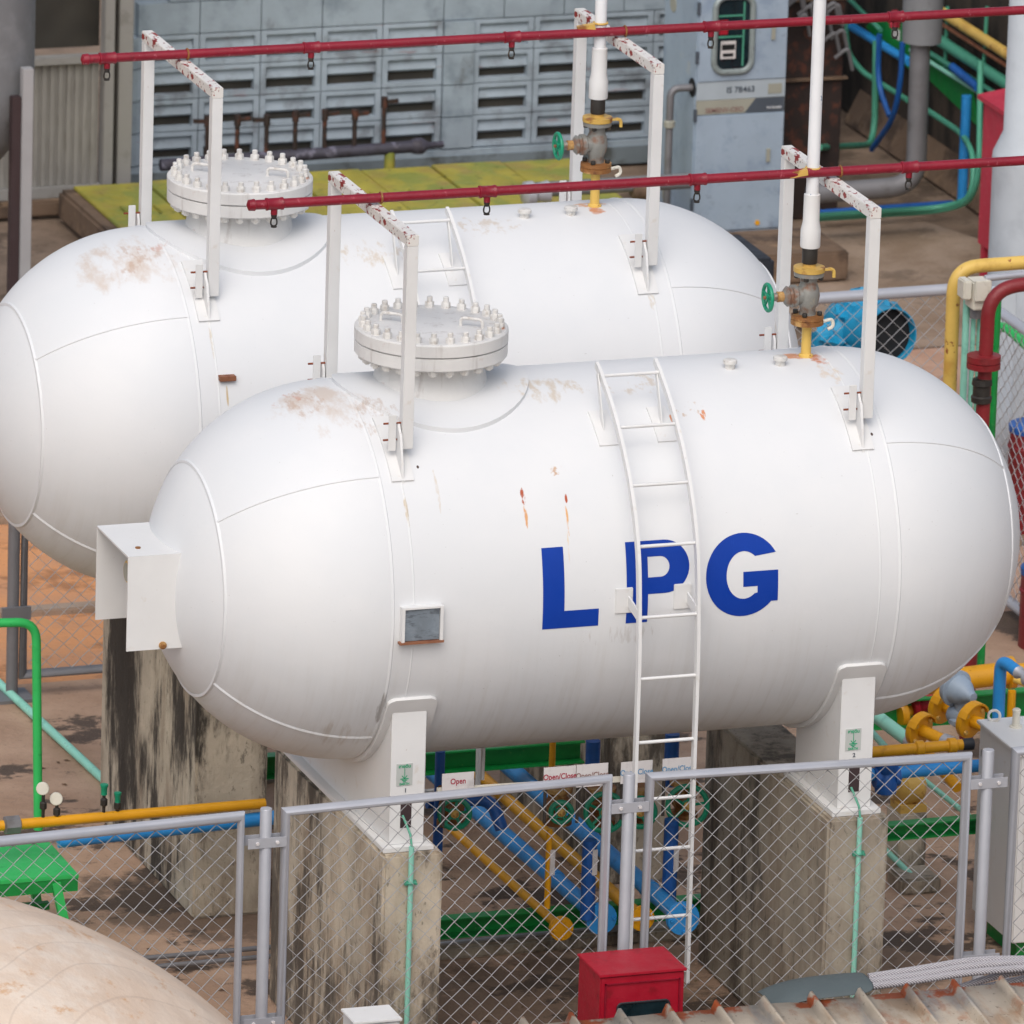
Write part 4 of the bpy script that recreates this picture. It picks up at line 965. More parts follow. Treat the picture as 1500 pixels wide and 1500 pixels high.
# ---- sprinkler pipes
def sprinkler(x0, x1, y, z0, xs, lab, clamps):
    e = empty('sprinkler_pipe', ((x0+x1)/2, y, z0), lab, 'pipe', 'dark red sprinkler pipes')
    pr = [(0, .012), (.012, .036), (.05, .04), (.055, .032)]
    L = x1-x0; pr += [(L, .032)]
    MB().lathe((x0, y, z0), (1, 0, 0), pr, 20).build('pipe', 'red', e)
    for x in xs:
        nz = MB().lathe((x-.06, y, z0), (1, 0, 0), [(0, .033), (.004, .042), (.014, .042), (.018, .039), (.1, .039), (.106, .042), (.118, .042), (.12, .033)], 18)
        nz.cyl((x, y, z0-.03), (x, y, z0-.07), .022, 12); no = nz.build('tee', 'red', e)
        MB().lathe((x, y, z0-.07), (0, 0, -1), [(0, .02), (.015, .02), (.018, .013), (.03, .013)], 12).tube(bend([(x-.012, y, z0-.09), (x-.021, y, z0-.115), (x-.02, y, z0-.14), (x, y, z0-.15), (x+.02, y, z0-.14), (x+.021, y, z0-.115), (x+.012, y, z0-.09)], .01), .0055, 6).cyl((x, y, z0-.148), (x, y, z0-.156), .02, 12).build('spray_nozzle', 'stemblack', no)
    for x in clamps: MB().torus((x, y, z0), (1, 0, 0), .036, .007, 16, 6).build('u_bolt', 'rusty', e)
    return e
sprinkler(-2.12, 6.3, -.05, 5.915, [at(x, y, Y=-.05).x for x, y in ((402, 290), (714, 272), (1022, 256), (1332, 240))]+[3.95], 'dark red sprinkler pipe over the front tank', (-1.21, 1.98))
sprinkler(-2.07, 7.2, 3.92, 5.915, [at(x, y, Y=3.92).x for x, y in ((157, 84), (456, 66), (750, 51), (1042, 36), (1312, 22))], 'dark red sprinkler pipe over the rear tank', (-1.31, 1.88))

# ---- relief valve risers
def relief(x, y0, lab, zs=0.0):
    e = empty('relief_valve_riser', (x, y0, 4.65), lab, 'valve', 'vent risers with hand valves on the tanks')
    z = lambda v: v+zs
    MB().lathe((x, y0, 0), (0, 0, 1), [(z(5.66), .042), (z(9.5), .042)], 24).build('vent_pipe', 'white_chips', e)
    MB().lathe((x, y0, 0), (0, 0, 1), [(z(5.40), .064), (z(5.41), .067), (z(5.52), .067), (z(5.58), .055), (z(5.76), .054), (z(5.765), .045)], 28).build('sleeve', 'white', e)
    MB().lathe((x, y0, 0), (0, 0, 1), [(z(5.29), .05), (z(5.3), .052), (z(5.39), .052), (z(5.41), .046)], 24).build('coupling', 'stemblack', e)
    MB().lathe((x, y0, 0), (0, 0, 1), [(z(5.22), .04), (z(5.235), .105), (z(5.265), .105), (z(5.27), .045), (z(5.31), .042)], 28).build('top_flange', 'yflange', e)
    MB().bar((x+.07, y0-.03, z(5.245)), (x+.15, y0-.03, z(5.25)), .03, .012).tube(bend([(x+.13, y0-.03, z(5.25)), (x+.165, y0-.03, z(5.24)), (x+.165, y0-.03, z(5.19))], .03), .012, 8).build('padlock_tab', 'yellow_pale', e)
    vb = MB().lathe((x, y0, 0), (0, 0, 1), [(z(4.93), .075), (z(4.94), .055), (z(4.98), .052), (z(5.02), .07), (z(5.07), .078), (z(5.12), .07), (z(5.16), .055), (z(5.20), .06), (z(5.205), .1), (z(5.232), .1)], 28)
    vb.lathe((x-.05, y0, z(5.07)), (-1, 0, 0), [(0, .06), (.03, .062), (.04, .075), (.07, .075), (.075, .062), (.09, .062), (.1, .07), (.115, .055), (.13, .03), (.2, .028), (.21, .02)], 20)
    vbo = vb.build('valve_body', 'valve', e)
    MB().lathe((x-.17, y0, z(5.07)), (-1, 0, 0), [(0, .034), (.05, .036), (.055, .022), (.12, .02)], 12).build('stem', 'rusty', vbo)
    hwx = x-.285; hw = MB().torus((hwx, y0, z(5.07)), (1, 0, 0), .088, .013, 28, 8)
    for k in range(5):
        a = 2*PI*k/5+.3; hw.tube([(hwx+.005, y0, z(5.07)), (hwx, y0+.085*math.cos(a), z(5.07)+.085*math.sin(a))], .009, 6)
    hw.lathe((hwx+.02, y0, z(5.07)), (-1, 0, 0), [(0, .025), (.035, .025)], 12); hwo = hw.build('handwheel', 'wheel', vbo)
    MB().hexb((hwx-.016, y0, z(5.07)), (-1, 0, 0), .013, .014).build('nut', 'bracket_rust', hwo)
    MB().lathe((x, y0, 0), (0, 0, 1), [(z(4.87), .05), (z(4.875), .11), (z(4.902), .11), (z(4.906), .104), (z(4.912), .11), (z(4.935), .108), (z(4.94), .05)], 28).build('bottom_flange', 'rusty', e)
    MB().tube(bend([(x+.09, y0-.06, z(4.9)), (x+.16, y0-.05, z(4.91)), (x+.17, y0-.05, z(4.86)), (x+.13, y0-.05, z(4.84))], .03), .012, 8).build('padlock_tab', 'cream', e)
    for zf, h in ((z(5.205), -.025), (z(4.94), .02)):
        for k in range(4):
            a = PI/4+PI/2*k+.2; c = Vector((x+.082*math.cos(a), y0+.082*math.sin(a), zf))
            MB().hexb(c, (0, 0, 1 if h > 0 else -1), .017, .025).build('bolt', 'stemblack', e)
    MB().lathe((x, y0, 0), (0, 0, 1), [(4.62, .05), (4.66, .048), (4.67, .034), (z(4.87), .032)], 20).build('stub_pipe', 'yellow_pale', e)
    MB().torus((x, y0, z(5.94)), (0, 0, 1), .048, .008, 16, 6).bar((x-.06, y0-.045, z(5.93)), (x-.18, y0-.03, z(5.91)), .05, .04).build('pipe_clamp', 'yflange', e)
    return e
relief(1.80, -.02, 'white vent riser with green handwheel on top of the front tank')
relief(1.715, y1, 'white vent riser with green handwheel on top of the rear tank', .03)

# ================================================================== PIPES UNDER AND AROUND THE FRONT TANK
GB, GY = 'blue pipes under the front tank', 'yellow pipes under the front tank'
def runpipe(name, pts, r, m_, lab, grp=None, cap=None, rad=.12, couplings=()):
    e = empty(name, tuple(pts[0]), lab, 'pipe', grp)
    bp_ = bend(pts, rad); MB().tube(bp_, r, 18).build('pipe', m_, e)
    d = (Vector(pts[-1])-Vector(pts[-2])).normalized(); q = Vector(pts[-1])
    if cap == 'blind': MB().lathe(q-d*.03, d, [(0, r*1.05), (.005, max(r*1.9, .082)), (.022, max(r*1.95, .085)), (.024, max(r*1.8, .078)), (.028, max(r*1.8, .078)), (.03, max(r*1.95, .085)), (.05, max(r*1.9, .083)), (.055, .02)], 28).build('blind_flange', m_, e)
    if cap == 'blind':
        a_ = d.orthogonal().normalized(); b_ = d.cross(a_); rb = max(r*1.5, .062)
        for k in range(4): MB().hexb(q+d*.02+(a_*math.cos(.8+k*PI/2)+b_*math.sin(.8+k*PI/2))*rb, d, .013, .02).build('bolt', m_, e)
    if cap == 'plug': MB().lathe(q-d*.04, d, [(0, r*1.02), (.01, r*1.12), (.06, r*1.15), (.07, r*.9)], 22).build('end_cap', 'galv', e)
    for (s) in couplings:
        a = Vector(pts[0])*(1-s)+Vector(pts[-1])*s; MB().lathe(a-d*.04, d, [(0, r), (.005, r*1.12), (.08, r*1.12), (.085, r)], 22).build('coupling', m_, e)
    return e
# slanting pipes run front to back (Y direction), level
def ypipe(px1, py1, z1, px2, py2, z2, *a, **k):
    return runpipe('supply_pipe', [at(px1, py1, Z=z1), at(px2, py2, Z=z2)], *a, **k)
zA = .55
ypipe(560, 1068, zA, 880, 1345, zA, .058, 'blue', 'thick blue pipe ending in a blind flange left of the middle post', GB, 'blind', couplings=(.8,))
ypipe(660, 1212, zA-.1, 822, 1360, zA-.1, .032, 'yellow', 'thin yellow pipe ending in a blind flange nearest the left pier', GY, 'blind')
ypipe(640, 1080, zA+.05, 940, 1345, zA+.05, .045, 'yellow', 'yellow pipe running between the two thick blue ones', GY, 'blind')
ypipe(690, 1075, zA+.15, 1000, 1345, zA+.15, .06, 'blue', 'thick blue pipe ending in a blind flange behind the ladder', GB, 'blind', couplings=(.85,))
ypipe(500, 1000, zA+.1, 640, 1122, zA+.1, .05, 'blue', 'short blue pipe end beside the left saddle', GB)
runpipe('bent_pipe', [at(625, 1175, Y=1.2), at(720, 1170, Y=1.2), at(735, 1215, Y=1.1)], .045, 'bluedark', 'bent dark blue pipe looping over by the handwheel of the left pier', GB, rad=.12)
def vpipe(px, py1, py2, Y, r, m_, lab, grp=None, tagz=None):
    a = at(px, py1, Y=Y); b = Vector((a.x, Y, max(at(px, py2, Y=Y).z, .02)))
    e = empty('riser_pipe', tuple(b), lab, 'pipe', grp); MB().tube([a, b], r, 16).build('pipe', m_, e)
    if tagz:
        zt = at(px, tagz, Y=Y).z; MB().box((a.x+r*.1, Y-r-.006, zt-.09), (a.x+r*.1+.035, Y-r+.002, zt+.09)).build('tape_label', 'signw', e)
    return e
GV = 'upright pipes under the front tank'
vpipe(645, 1100, 1345, 1.1, .034, 'bluedark', 'slim dark blue upright just right of the left pier', GV)
vpipe(864, 1230, 1345, .7, .05, 'bluedark', 'blue upright pipe with a white label, left of the middle post', GV, 1260)
vpipe(984, 1200, 1330, .7, .05, 'bluedark', 'blue upright pipe with a white label, behind the ladder', GV, 1255)
vpipe(805, 1215, 1330, .6, .022, 'yellow', 'thin orange yellow upright with a white label', GV, 1262)
vpipe(810, 1080, 1170, 1.6, .022, 'yellow', 'thin yellow upright hidden half under the tank belly', GV)
vpipe(869, 1085, 1150, 1.3, .05, 'bluedark', 'short blue upright with a wide collar under the tank belly', GV)
vpipe(985, 1075, 1150, 1.3, .05, 'bluedark', 'short blue upright with wide collar behind the upper ladder rungs', GV)
vpipe(708, 1092, 1142, .2, .014, 'white', 'thin white rod hanging beside a grey sign board', GV)
# two rod supports
# hand wheels with valves
def wheelvalve(px, py, Y, rwh, lab, body='rusty'):
    c = at(px, py, Y=Y); ax = Vector((-.25, -1, .12)).normalized()
    e = empty('globe_valve', tuple(c), lab, 'valve', 'green handwheel valves under the front tank')
    hw = MB().torus(c, ax, rwh, .019, 28, 8); a = ax.orthogonal().normalized(); b = ax.cross(a)
    for k in range(5): t = 2*PI*k/5; hw.tube([c, c+(a*math.cos(t)+b*math.sin(t))*rwh], .011, 6)
    hw.lathe(c-ax*.01, ax, [(0, .04), (.02, .04)], 14).build('handwheel', 'wheel', e)
    MB().lathe(c+ax*.012, ax, [(0, .03), (.012, .028), (.02, .012)], 12).build('hub_nut', 'yflange', e)
    MB().lathe(c-ax*.3, ax, [(0, .07), (.05, .09), (.12, .06), (.14, .035), (.29, .022)], 18).lathe(c-ax*.25+Vector((0, 0, -.14)), (0, 0, 1), [(0, .06), (.01, .1), (.04, .1), (.05, .06), (.23, .06), (.24, .1), (.27, .1)], 20).build('body', body, e)
wheelvalve(666, 1192, .75, .10, 'green handwheel valve just right of the left saddle')
wheelvalve(822, 1190, .8, .07, 'small green handwheel valve left of the middle post')
wheelvalve(886, 1190, .8, .13, 'green handwheel valve partly behind the middle fence post')
wheelvalve(938, 1190, .8, .10, 'green handwheel valve just right of the middle fence post')
wheelvalve(1007, 1180, .75, .135, 'largest green handwheel valve, behind the right ladder rail')
# grey sign boards with writing
def board(px1, py1, px2, py2, Y, words, tm, lab, sub=None):
    a = at(px1, py1, Y=Y); b = at(px2, py2, Y=Y)
    e = empty('valve_sign', (a.x, Y, min(a.z, b.z)), lab, 'sign', 'open close sign boards under the tank')
    MB().box((a.x, Y, b.z), (b.x, Y+.006, a.z)).build('board', 'signw', e)
    MB().cyl((a.x+.02, Y+.02, b.z-.25), (a.x+.02, Y+.02, a.z-.02), .012, 8).build('stake', 'stemblack', e)
    text(words, .055, 'lettering', tm, e, ((a.x+b.x)/2, Y-.002, (a.z+b.z)/2), (1, 0, 0), (0, 0, 1), .001, xs=.85)
board(648, 1134, 694, 1155, -1.0, 'Open', 'text_red', 'pale sign board with red scrawl nearest the left saddle')
board(797, 1125, 843, 1150, -1.0, 'Open/Close', 'text_red', 'pale sign board reading Open/Close in red')
board(845, 1121, 890, 1150, -1.0, 'Open/Close', 'text_brown', 'pale sign board with faded brown words, between blue upright and red worded board')
board(910, 1117, 955, 1145, -1.0, 'Open/Close', 'text_lblue', 'pale sign board with pale blue words, left of the ladder')
board(971, 1112, 1016, 1140, -1.0, 'Open/Close', 'text_lblue', 'pale sign board with pale blue words, between the ladder rails')
a = at(640, 1158, Y=-.96); b = at(1025, 1134, Y=-.96)
tag(MB().bar(a, b, .02, .035).build('sign_rail', 'cream', None), 'thin cream rail holding the row of sign boards under the tank', 'rail')
# green beams
def beam(p, q, h, lab, w_=.1, m_='green'):
    p = Vector(p); q = Vector(q)
    mb = MB(); d = q-p
    mb.bar(p, q, .012, h); mb.bar(p+Vector((0, -w_/2, h/2)), q+Vector((0, -w_/2, h/2)), w_, .012); mb.bar(p+Vector((0, -w_/2, -h/2)), q+Vector((0, -w_/2, -h/2)), w_, .012)
    return tag(mb.build('channel_beam', m_, None), lab, 'beam', 'green channel beams carrying the pipes')
yb_ = 1.5; p = at(560, 1362, Y=yb_); q = at(1085, 1310, Y=yb_)
beam(p, (q.x, yb_, p.z), .13, 'green channel beam low under the front tank between its piers')
p = at(640, 1112, Y=3.1); beam((p.x-.4, 3.1, p.z), (at(850, 1090, Y=3.1).x, 3.1, p.z), .15, 'green channel beam high under the tank belly, behind the blue pipes')
p = at(1070, 1310, Y=1.4); e = empty('beam_post', (p.x, 1.4, 0), 'green squared post at the right end of the low green beam', 'post')
MB().box((p.x+.0, 1.36, 0), (p.x+.05, 1.42, p.z+.18)).box((p.x+.1, 1.36, 0), (p.x+.14, 1.42, p.z+.18)).box((p.x+.05, 1.365, p.z+.12), (p.x+.1, 1.415, p.z+.18)).build('post', 'green', e)
p = at(1290, 1215, Y=1.6); q = at(1435, 1205, Y=1.6); beam((p.x-.1, 1.6, p.z), (q.x+.2, 1.6, p.z), .1, 'green channel beam low at the right, beyond the right pier')
p = at(1392, 1055, Y=4.6); q = at(1500, 1045, Y=4.6); beam((p.x-.8, 4.6, at(1480, 1028, Y=4.6).z), (q.x+.4, 4.6, at(1480, 1028, Y=4.6).z), .2, 'green channel beam behind the grey regulator')
p = at(378, 1120, Y=5.7); e = beam((p.x-.3, 5.7, p.z), (p.x+.5, 5.7, p.z), .16, 'green channel beam peeping between the two left piers')
tag(MB().box((-.9, 1.62, 0), (1.95, 1.85, .1)).build('concrete_kerb', 'pier_pale', None, bevel=.02), 'low concrete kerb on the floor under the front tank', 'kerb')
thing_pipe('thin_pipe', [at(640, 1369, Z=.14), at(880, 1345, Z=.14)], .013, 'galv', 'upper thin grey pipe at the foot of the green beam', 'pipe', 'thin grey floor pipes')
thing_pipe('thin_pipe', [at(640, 1383, Z=.12), at(880, 1358, Z=.12)], .012, 'galv', 'lower thin grey pipe at the foot of the green beam', 'pipe', 'thin grey floor pipes')
thing_pipe('thin_pipe', [at(150, 1409, Z=.05), at(480, 1380, Z=.05)], .018, 'galv_dark', 'upper thin grey pipe behind the stool fence panel', 'pipe', 'thin grey floor pipes')
thing_pipe('thin_pipe', [at(150, 1423, Z=.05), at(480, 1393, Z=.05)], .018, 'galv_dark', 'lower thin grey pipe behind the stool fence panel', 'pipe', 'thin grey floor pipes')

# ---- left yellow and blue header pipes with gauges
yy = 2.6
a = at(-40, 1213, Y=yy); b = at(388, 1177, Y=yy)
hp = empty('header_pipe', tuple(a), 'long yellow pipe with small gauges, crossing before the rear left pier', 'pipe')
MB().cyl(a, b, .037).build('pipe', 'yellow', hp)
MB().lathe(a+(b-a)*(17+40)/428-Vector((.06, 0, 0)), b-a, [(0, .04), (.01, .065), (.11, .065), (.12, .04)], 8).build('hex_union', 'galv_dark', hp)
for (px, pyb, pyt, r, mm) in ((63, 1200, 1160, .045, 'cream'), (83, 1203, 1175, .045, 'cream'), (152, 1190, 1160, .022, 'wheel'), (172, 1188, 1172, .02, 'wheel')):
    q0 = at(px, pyb, Y=yy); q1 = at(px, pyt, Y=yy)
    t = MB().tube([(q0.x, yy, q0.z), (q0.x, yy, q1.z)], .012, 8).lathe((q0.x, yy, (q0.z+q1.z)/2-.03), (0, 0, 1), [(0, .014), (.01, .026), (.05, .026), (.06, .014)], 8)
    g_ = t.build('gauge', 'stemblack', hp)
    if r > .03: MB().lathe((q0.x, yy+.02, q1.z+.02), (-.3, -1, .2), [(0, r*.85), (.006, r), (.03, r), (.035, r*.9)], 20).build('dial', mm, g_)
    else: MB().lathe((q0.x, yy, q1.z-.02), (0, 0, 1), [(0, r), (.05, r), (.06, r*1.3), (.075, r*1.3)], 10).build('cap', mm, g_)
thing_pipe('header_pipe', [at(85, 1232, Y=yy), at(415, 1196, Y=yy)], .05, 'blue', 'blue pipe running just under the long yellow one', 'pipe')
thing_pipe('floor_conduit', [at(-40, 965, Z=.04), at(180, 1168, Z=.04)], .032, 'teal', 'mint green conduit lying on the floor at the left', 'conduit')
# green railing
thing_pipe('green_railing', [at(-60, 914, Y=4.1), at(53, 911, Y=4.1), at(56, 1215, Y=4.1)], .032, 'green_light', 'bright green tubular railing bent down at the left edge', 'railing', rad=.14, n=16)

# ---- green stool
sx0 = at(-60, 1290, Z=.62).x; sx1 = at(115, 1280, Z=.62).x; sy0 = at(115, 1281, Z=.62).y; sy1 = at(72, 1230, Z=.62).y
sx0 = sx1-.75
stl = empty('green_stool', ((sx0+sx1)/2, sy0+.3, 0), 'bright green painted wooden stool behind the lower left fence panel', 'stool')
zt_s = .62
MB().box((sx0, sy0, zt_s-.03), (sx1, sy1, zt_s)).build('seat', 'green_light', stl, bevel=.005)
MB().box((sx0+.005, sy0+.006, zt_s-.12), (sx1-.005, sy0+.03, zt_s-.031)).box((sx1-.03, sy0+.031, zt_s-.12), (sx1-.005, sy1-.01, zt_s-.031)).box((sx0+.005, sy0+.031, zt_s-.12), (sx0+.03, sy1-.01, zt_s-.031)).build('apron', 'green', stl)
for (x, y, ox, oy) in ((sx1-.16, sy0+.02, .12, -.04), (sx0+.16, sy0+.02, -.12, -.04), (sx1-.16, sy1-.05, .12, .04), (sx0+.16, sy1-.05, -.12, .04)):
    MB().bar((x, y, zt_s-.05), (x+ox, y+oy, .0), .06, .06, up=(0, 1, 0)).build('leg', 'green_light', stl, bevel=.003)
MB().bar((sx0+.1, (sy0+sy1)/2, .28), (sx1-.1, (sy0+sy1)/2, .28), .05, .05).build('stretcher', 'green', stl)

# ---- red fire box in front
def fbx(px, py): return at(px, py, Y=-2.5)
A = at(880, 1429, Y=-2.6); Bx = at(1003, 1419, Y=-2.6); bz0 = 0.0
dep = .42; zt_b = (A.z+Bx.z)/2
fb = empty('fire_box', (A.x, -2.6, 0), 'glossy red fire hose box standing before the middle fence post', 'box')
MB().box((A.x, -2.6, .35), (Bx.x, -2.6+dep, zt_b-.012)).build('body', 'red_box', fb, bevel=.008)
MB().box((A.x-.012, -2.615, zt_b-.012), (Bx.x+.012, -2.6+dep+.01, zt_b+.006)).build('lid', 'red_box', fb, bevel=.004)
MB().tube(rrect(A.x+.12, Bx.x-.1, .5, zt_b-.2, .03, -2.606), .008, 6, closed=True).build('window_gasket', 'dark', fb)
MB().prism(rrect(A.x+.12, Bx.x-.1, .5, zt_b-.2, .03, -2.606), (0, .005, 0)).build('window', 'winglass', fb)
MB().box((A.x+.03, -2.612, .4), (A.x+.038, -2.6, zt_b-.06)).box((Bx.x-.038, -2.612, .4), (Bx.x-.03, -2.6, zt_b-.06)).box((A.x+.03, -2.612, zt_b-.066), (Bx.x-.03, -2.6, zt_b-.06)).build('door_edge', 'red', fb)
for x in (A.x+.05, Bx.x-.05): MB().box((x-.02, -2.55, 0), (x+.02, -2.51, .35)).build('leg', 'red_box', fb)
# white box corner
p = at(520, 1501, Y=-2.9); q = at(586, 1498, Y=-2.9)
wb0 = empty('white_box', (p.x, -2.9, 0), 'corner of a white box at the bottom edge below the left pier', 'box')
MB().box((p.x, -2.9, 0), (q.x, -2.65, p.z)).build('body', 'white', wb0, bevel=.01)
MB().box((p.x-.012, -2.912, p.z), (q.x+.012, -2.64, p.z+.02)).build('lid', 'white', wb0, bevel=.004)

# ---- corrugated roof
rY = -3.3
rp0 = at(690, 1502, Y=rY); rp1 = at(1500, 1432, Y=rY)
rf_mat = mat('rusting_corrugated_sheet', 'b3a796', .55, 0, .14, 2.2, layers=[('9a5a34', 5, .56, .68, .55, (1, .6, 1)), ('8a6a4a', 3.2, .5, .66, .6, (1, .5, 1)), ('7d8084', 2, .52, .66, .6, (1.5, .5, 1)), ('5a4a38', 28, .62, .68, .6), ('b5957a', 9, .55, .7, .4, (3, .4, 1))],
             stains=[((i*.5-.2+.1*(i%3), .0, 0), (.36, .17+.05*(i%2), .3), 'a34a18', 9, .34, .50, 1.0) for i in range(-4, 9)], bump=.15)
roof = empty('corrugated_roof', ((rp0.x+rp1.x)/2, rY, rp0.z), 'ribbed metal roof with rust along its upper edge at the bottom right', 'roof')
slopez = .10
xs_ = []; x = -3.0; pit = .325
prof = []
xx = rp0.x-1.2
while xx < rp1.x+1.6:
    prof += [(xx, 0), (xx+.205, 0), (xx+.232, .06), (xx+.25, .062), (xx+.285, .0)]; xx += pit
vs = []; fs = []; rows = 9
zl_ = lambda x: rp0.z+(rp1.z-rp0.z)*(x-rp0.x)/(rp1.x-rp0.x)-.03
for i in range(rows):
    yy_ = rY-i*.5
    for (x, h) in prof: vs.append((x, yy_+random.uniform(-.01, .01)*(i == 0), zl_(x)+h-(.14)*i*.5))
K = len(prof)
for i in range(rows-1):
    for j in range(K-1): fs.append((i*K+j, i*K+j+1, (i+1)*K+j+1, (i+1)*K+j))
o = MB().add(vs, fs).build('sheet', rf_mat, roof)
md = o.modifiers.new('thick', 'SOLIDIFY'); md.thickness = .006
fr_ = MB()
for x in (rp0.x+.3, rp1.x+.3): fr_.box((x-.04, rY-1.0, 0), (x+.04, rY-.92, zl_(x)-.16))
fr_.box((rp0.x-1, rY-1.0, zl_(rp0.x)-.26), (rp1.x+1.2, rY-.93, zl_(rp1.x)-.17)); fr_.build('purlin', 'galv_dark', roof)
# ---- grey membrane and white hose bundle lying on the roof edge
mpts = [(1118, 1452), (1150, 1440), (1200, 1433), (1272, 1427)]
gm = MB(); Pm = [at(a_, b_, Y=-3.12) for a_, b_ in mpts]
vs = []; fs = []
for i, p in enumerate(Pm):
    hgt = [-.01, .02, .03, .03][i]
    for (dy, dz) in ((-.2, -.03), (-.12, hgt*.75), (0, hgt*1.0), (.12, hgt*.7), (.2, -.06)): vs.append((p.x, p.y+dy, p.z+dz-.03))
for i in range(3):
    for j in range(4): fs.append((i*5+j, i*5+j+1, (i+1)*5+j+1, (i+1)*5+j))
o = gm.add(vs, fs).build('rubber_sheet', mat('grey_green_rubber_sheet', '4d5759', .6, var=.08), None)
tag(o, 'folded grey green rubber sheet lying at the roof edge', 'rubber sheet'); md = o.modifiers.new('t', 'SOLIDIFY'); md.thickness = .012
md = o.modifiers.new('s', 'SUBSURF'); md.levels = 2; md.render_levels = 2
hm = N('braided_white_hose')
wv = hm.n('ShaderNodeTexWave'); wv.inputs['Scale'].default_value = 30; wv.inputs['Distortion'].default_value = 1.0; wv.bands_direction = 'DIAGONAL'
hm.l(hm.tc.outputs['Object'], wv.inputs['Vector']); hm.l(hm.mix(hm.ramp(wv.outputs['Fac'], .15, .5), lin('8f8a90'), lin('cfccd0')), hm.b.inputs['Base Color']); hm.b.inputs['Roughness'].default_value = .7
bn = hm.n('ShaderNodeBump'); bn.inputs['Strength'].default_value = .8; bn.inputs['Distance'].default_value = .01; hm.l(wv.outputs['Fac'], bn.inputs['Height']); hm.l(bn.outputs[0], hm.b.inputs['Normal'])
hb = [('front', [(1270, 1446), (1340, 1437), (1420, 1424), (1530, 1416)]), ('mid', [(1272, 1438), (1350, 1428), (1430, 1413), (1530, 1408)]), ('top', [(1272, 1431), (1350, 1419), (1430, 1405), (1530, 1405)]), ('low', [(1405, 1447), (1450, 1432), (1490, 1423), (1540, 1422)]), ('lower', [(1425, 1450), (1470, 1440), (1500, 1433), (1550, 1431)])]
labs = ['white braided hose, front strand by the grey sheet', 'white braided hose, middle strand by the grey sheet', 'white braided hose, top strand nearest the fence', 'white braided hose, strand rising from under the others at the right edge', 'white braided hose, lowest strand at the right edge']
for (nm, pp), lb in zip(hb, labs):
    P = [at(a_, b_, Y=-3.08+.03*hb.index((nm, pp))) for a_, b_ in pp]
    tag(MB().tube(bend(P, .4), .024, 10).build('braided_hose', hm.m, None), lb, 'hose', 'white braided hoses on the roof edge')

# ---- big cream dome bottom left
dC = at(-202, 2088, Y=-5); Rd = 3.2*1.05
edge = at(-202, 2088-790, Y=-5); Rd = (edge-dC).length*.957
dm = N('cream_weathered_fibreglass')
c = dm.mix(dm.ramp(dm.noise(1.0), .35, .65), lin('dcc9b6'), lin('d0b8a2'))
c = dm.mix(dm.math('MULTIPLY', dm.ramp(dm.noise(.9, (1, 1, 2.2), 8, .7, off=(4, 2, 1)), .52, .62), .5), c, lin('e2d6c8'))
c = dm.mix(dm.math('MULTIPLY', dm.ramp(dm.noise(3.2, (1, 1, 2.5), 8, .7, off=(1, 6, 3)), .57, .66), .6), c, lin('c28c50'))
wv = dm.n('ShaderNodeTexWave'); wv.inputs['Scale'].default_value = 1.7; wv.inputs['Distortion'].default_value = 4.5; wv.inputs['Detail'].default_value = 2.0; wv.inputs['Detail Scale'].default_value = .35
mp = dm.n('ShaderNodeMapping'); mp.inputs['Rotation'].default_value = (.3, .5, .8); dm.l(dm.tc.outputs['Object'], mp.inputs[0]); dm.l(mp.outputs[0], wv.inputs['Vector'])
c = dm.mix(dm.math('MULTIPLY', dm.ramp(wv.outputs['Fac'], .010, .0), .22), c, lin('9a8678'))
dm.l(c, dm.b.inputs['Base Color']); dm.b.inputs['Roughness'].default_value = .6
bn = dm.n('ShaderNodeBump'); bn.inputs['Strength'].default_value = .6; bn.inputs['Distance'].default_value = .05
dm.l(dm.math('ADD', dm.noise(2.6, (1, 1, 1.6), detail=6), dm.math('MULTIPLY', wv.outputs['Fac'], .25)), bn.inputs['Height']); dm.l(bn.outputs[0], dm.b.inputs['Normal'])
prof = []
for i in range(49):
    t = PI/2*i/48; prof.append((Rd*math.sin(t), Rd*math.cos(t)))
prof = [(-dC.z-.02 if dC.z < 0 else -dC.z, Rd)]+prof if dC.z > 0 else prof
o = MB().lathe((dC.x, dC.y, dC.z), (0, 0, 1), prof, 96).build('domed_cover', dm.m, None)
tag(o, 'huge cream weathered dome cover filling the lower left corner', 'dome')

# ================================================================== RIGHT SIDE EQUIPMENT
# tall pipes beside the side fence (in front of it)
yv = 6.0
V = lambda px, py, y=yv: at(px, py, Y=y)
def drop(px_list, y, zend=.0): 
    P = [at(a_, b_, Y=y) for a_, b_ in px_list]; P.append(Vector((P[-1].x, y, zend))); return P
thing_pipe('tall_pipe', [V(1560, 380), V(1398, 392), Vector((V(1392, 600).x, yv, 0))], .052, 'yellow_pale', 'tall pale yellow pipe bending right over the conduits at the right edge', 'pipe', rad=.2, n=18)
for i, (px, r, lb) in enumerate(((1413, .026, 'slim mint green conduit next to the tall yellow pipe'), (1424, .018, 'thinnest mint green conduit of the three under the junction box'), (1438, .045, 'thick mint green conduit under the junction box'))):
    t = at(px+3, 440, Y=5.8); thing_pipe('tall_conduit', [t, Vector((at(px, 600, Y=5.8).x, 5.8, 0))], r, 'teal', lb, 'conduit', 'mint green conduits by the red pipe', n=14)
jb = empty('junction_box', tuple(at(1425, 440, Y=5.75)), 'grey white junction box on top of the mint green conduits', 'junction box')
a = at(1425, 410, Y=5.7); b = at(1446, 450, Y=5.7)
MB().box((a.x-.02, 5.62, b.z), (b.x, 5.8, a.z)).build('body', 'cream', jb, bevel=.012)
MB().box((a.x-.09, 5.64, b.z+.08), (a.x-.025, 5.78, a.z+.01)).build('hub', 'cream', jb, bevel=.01)
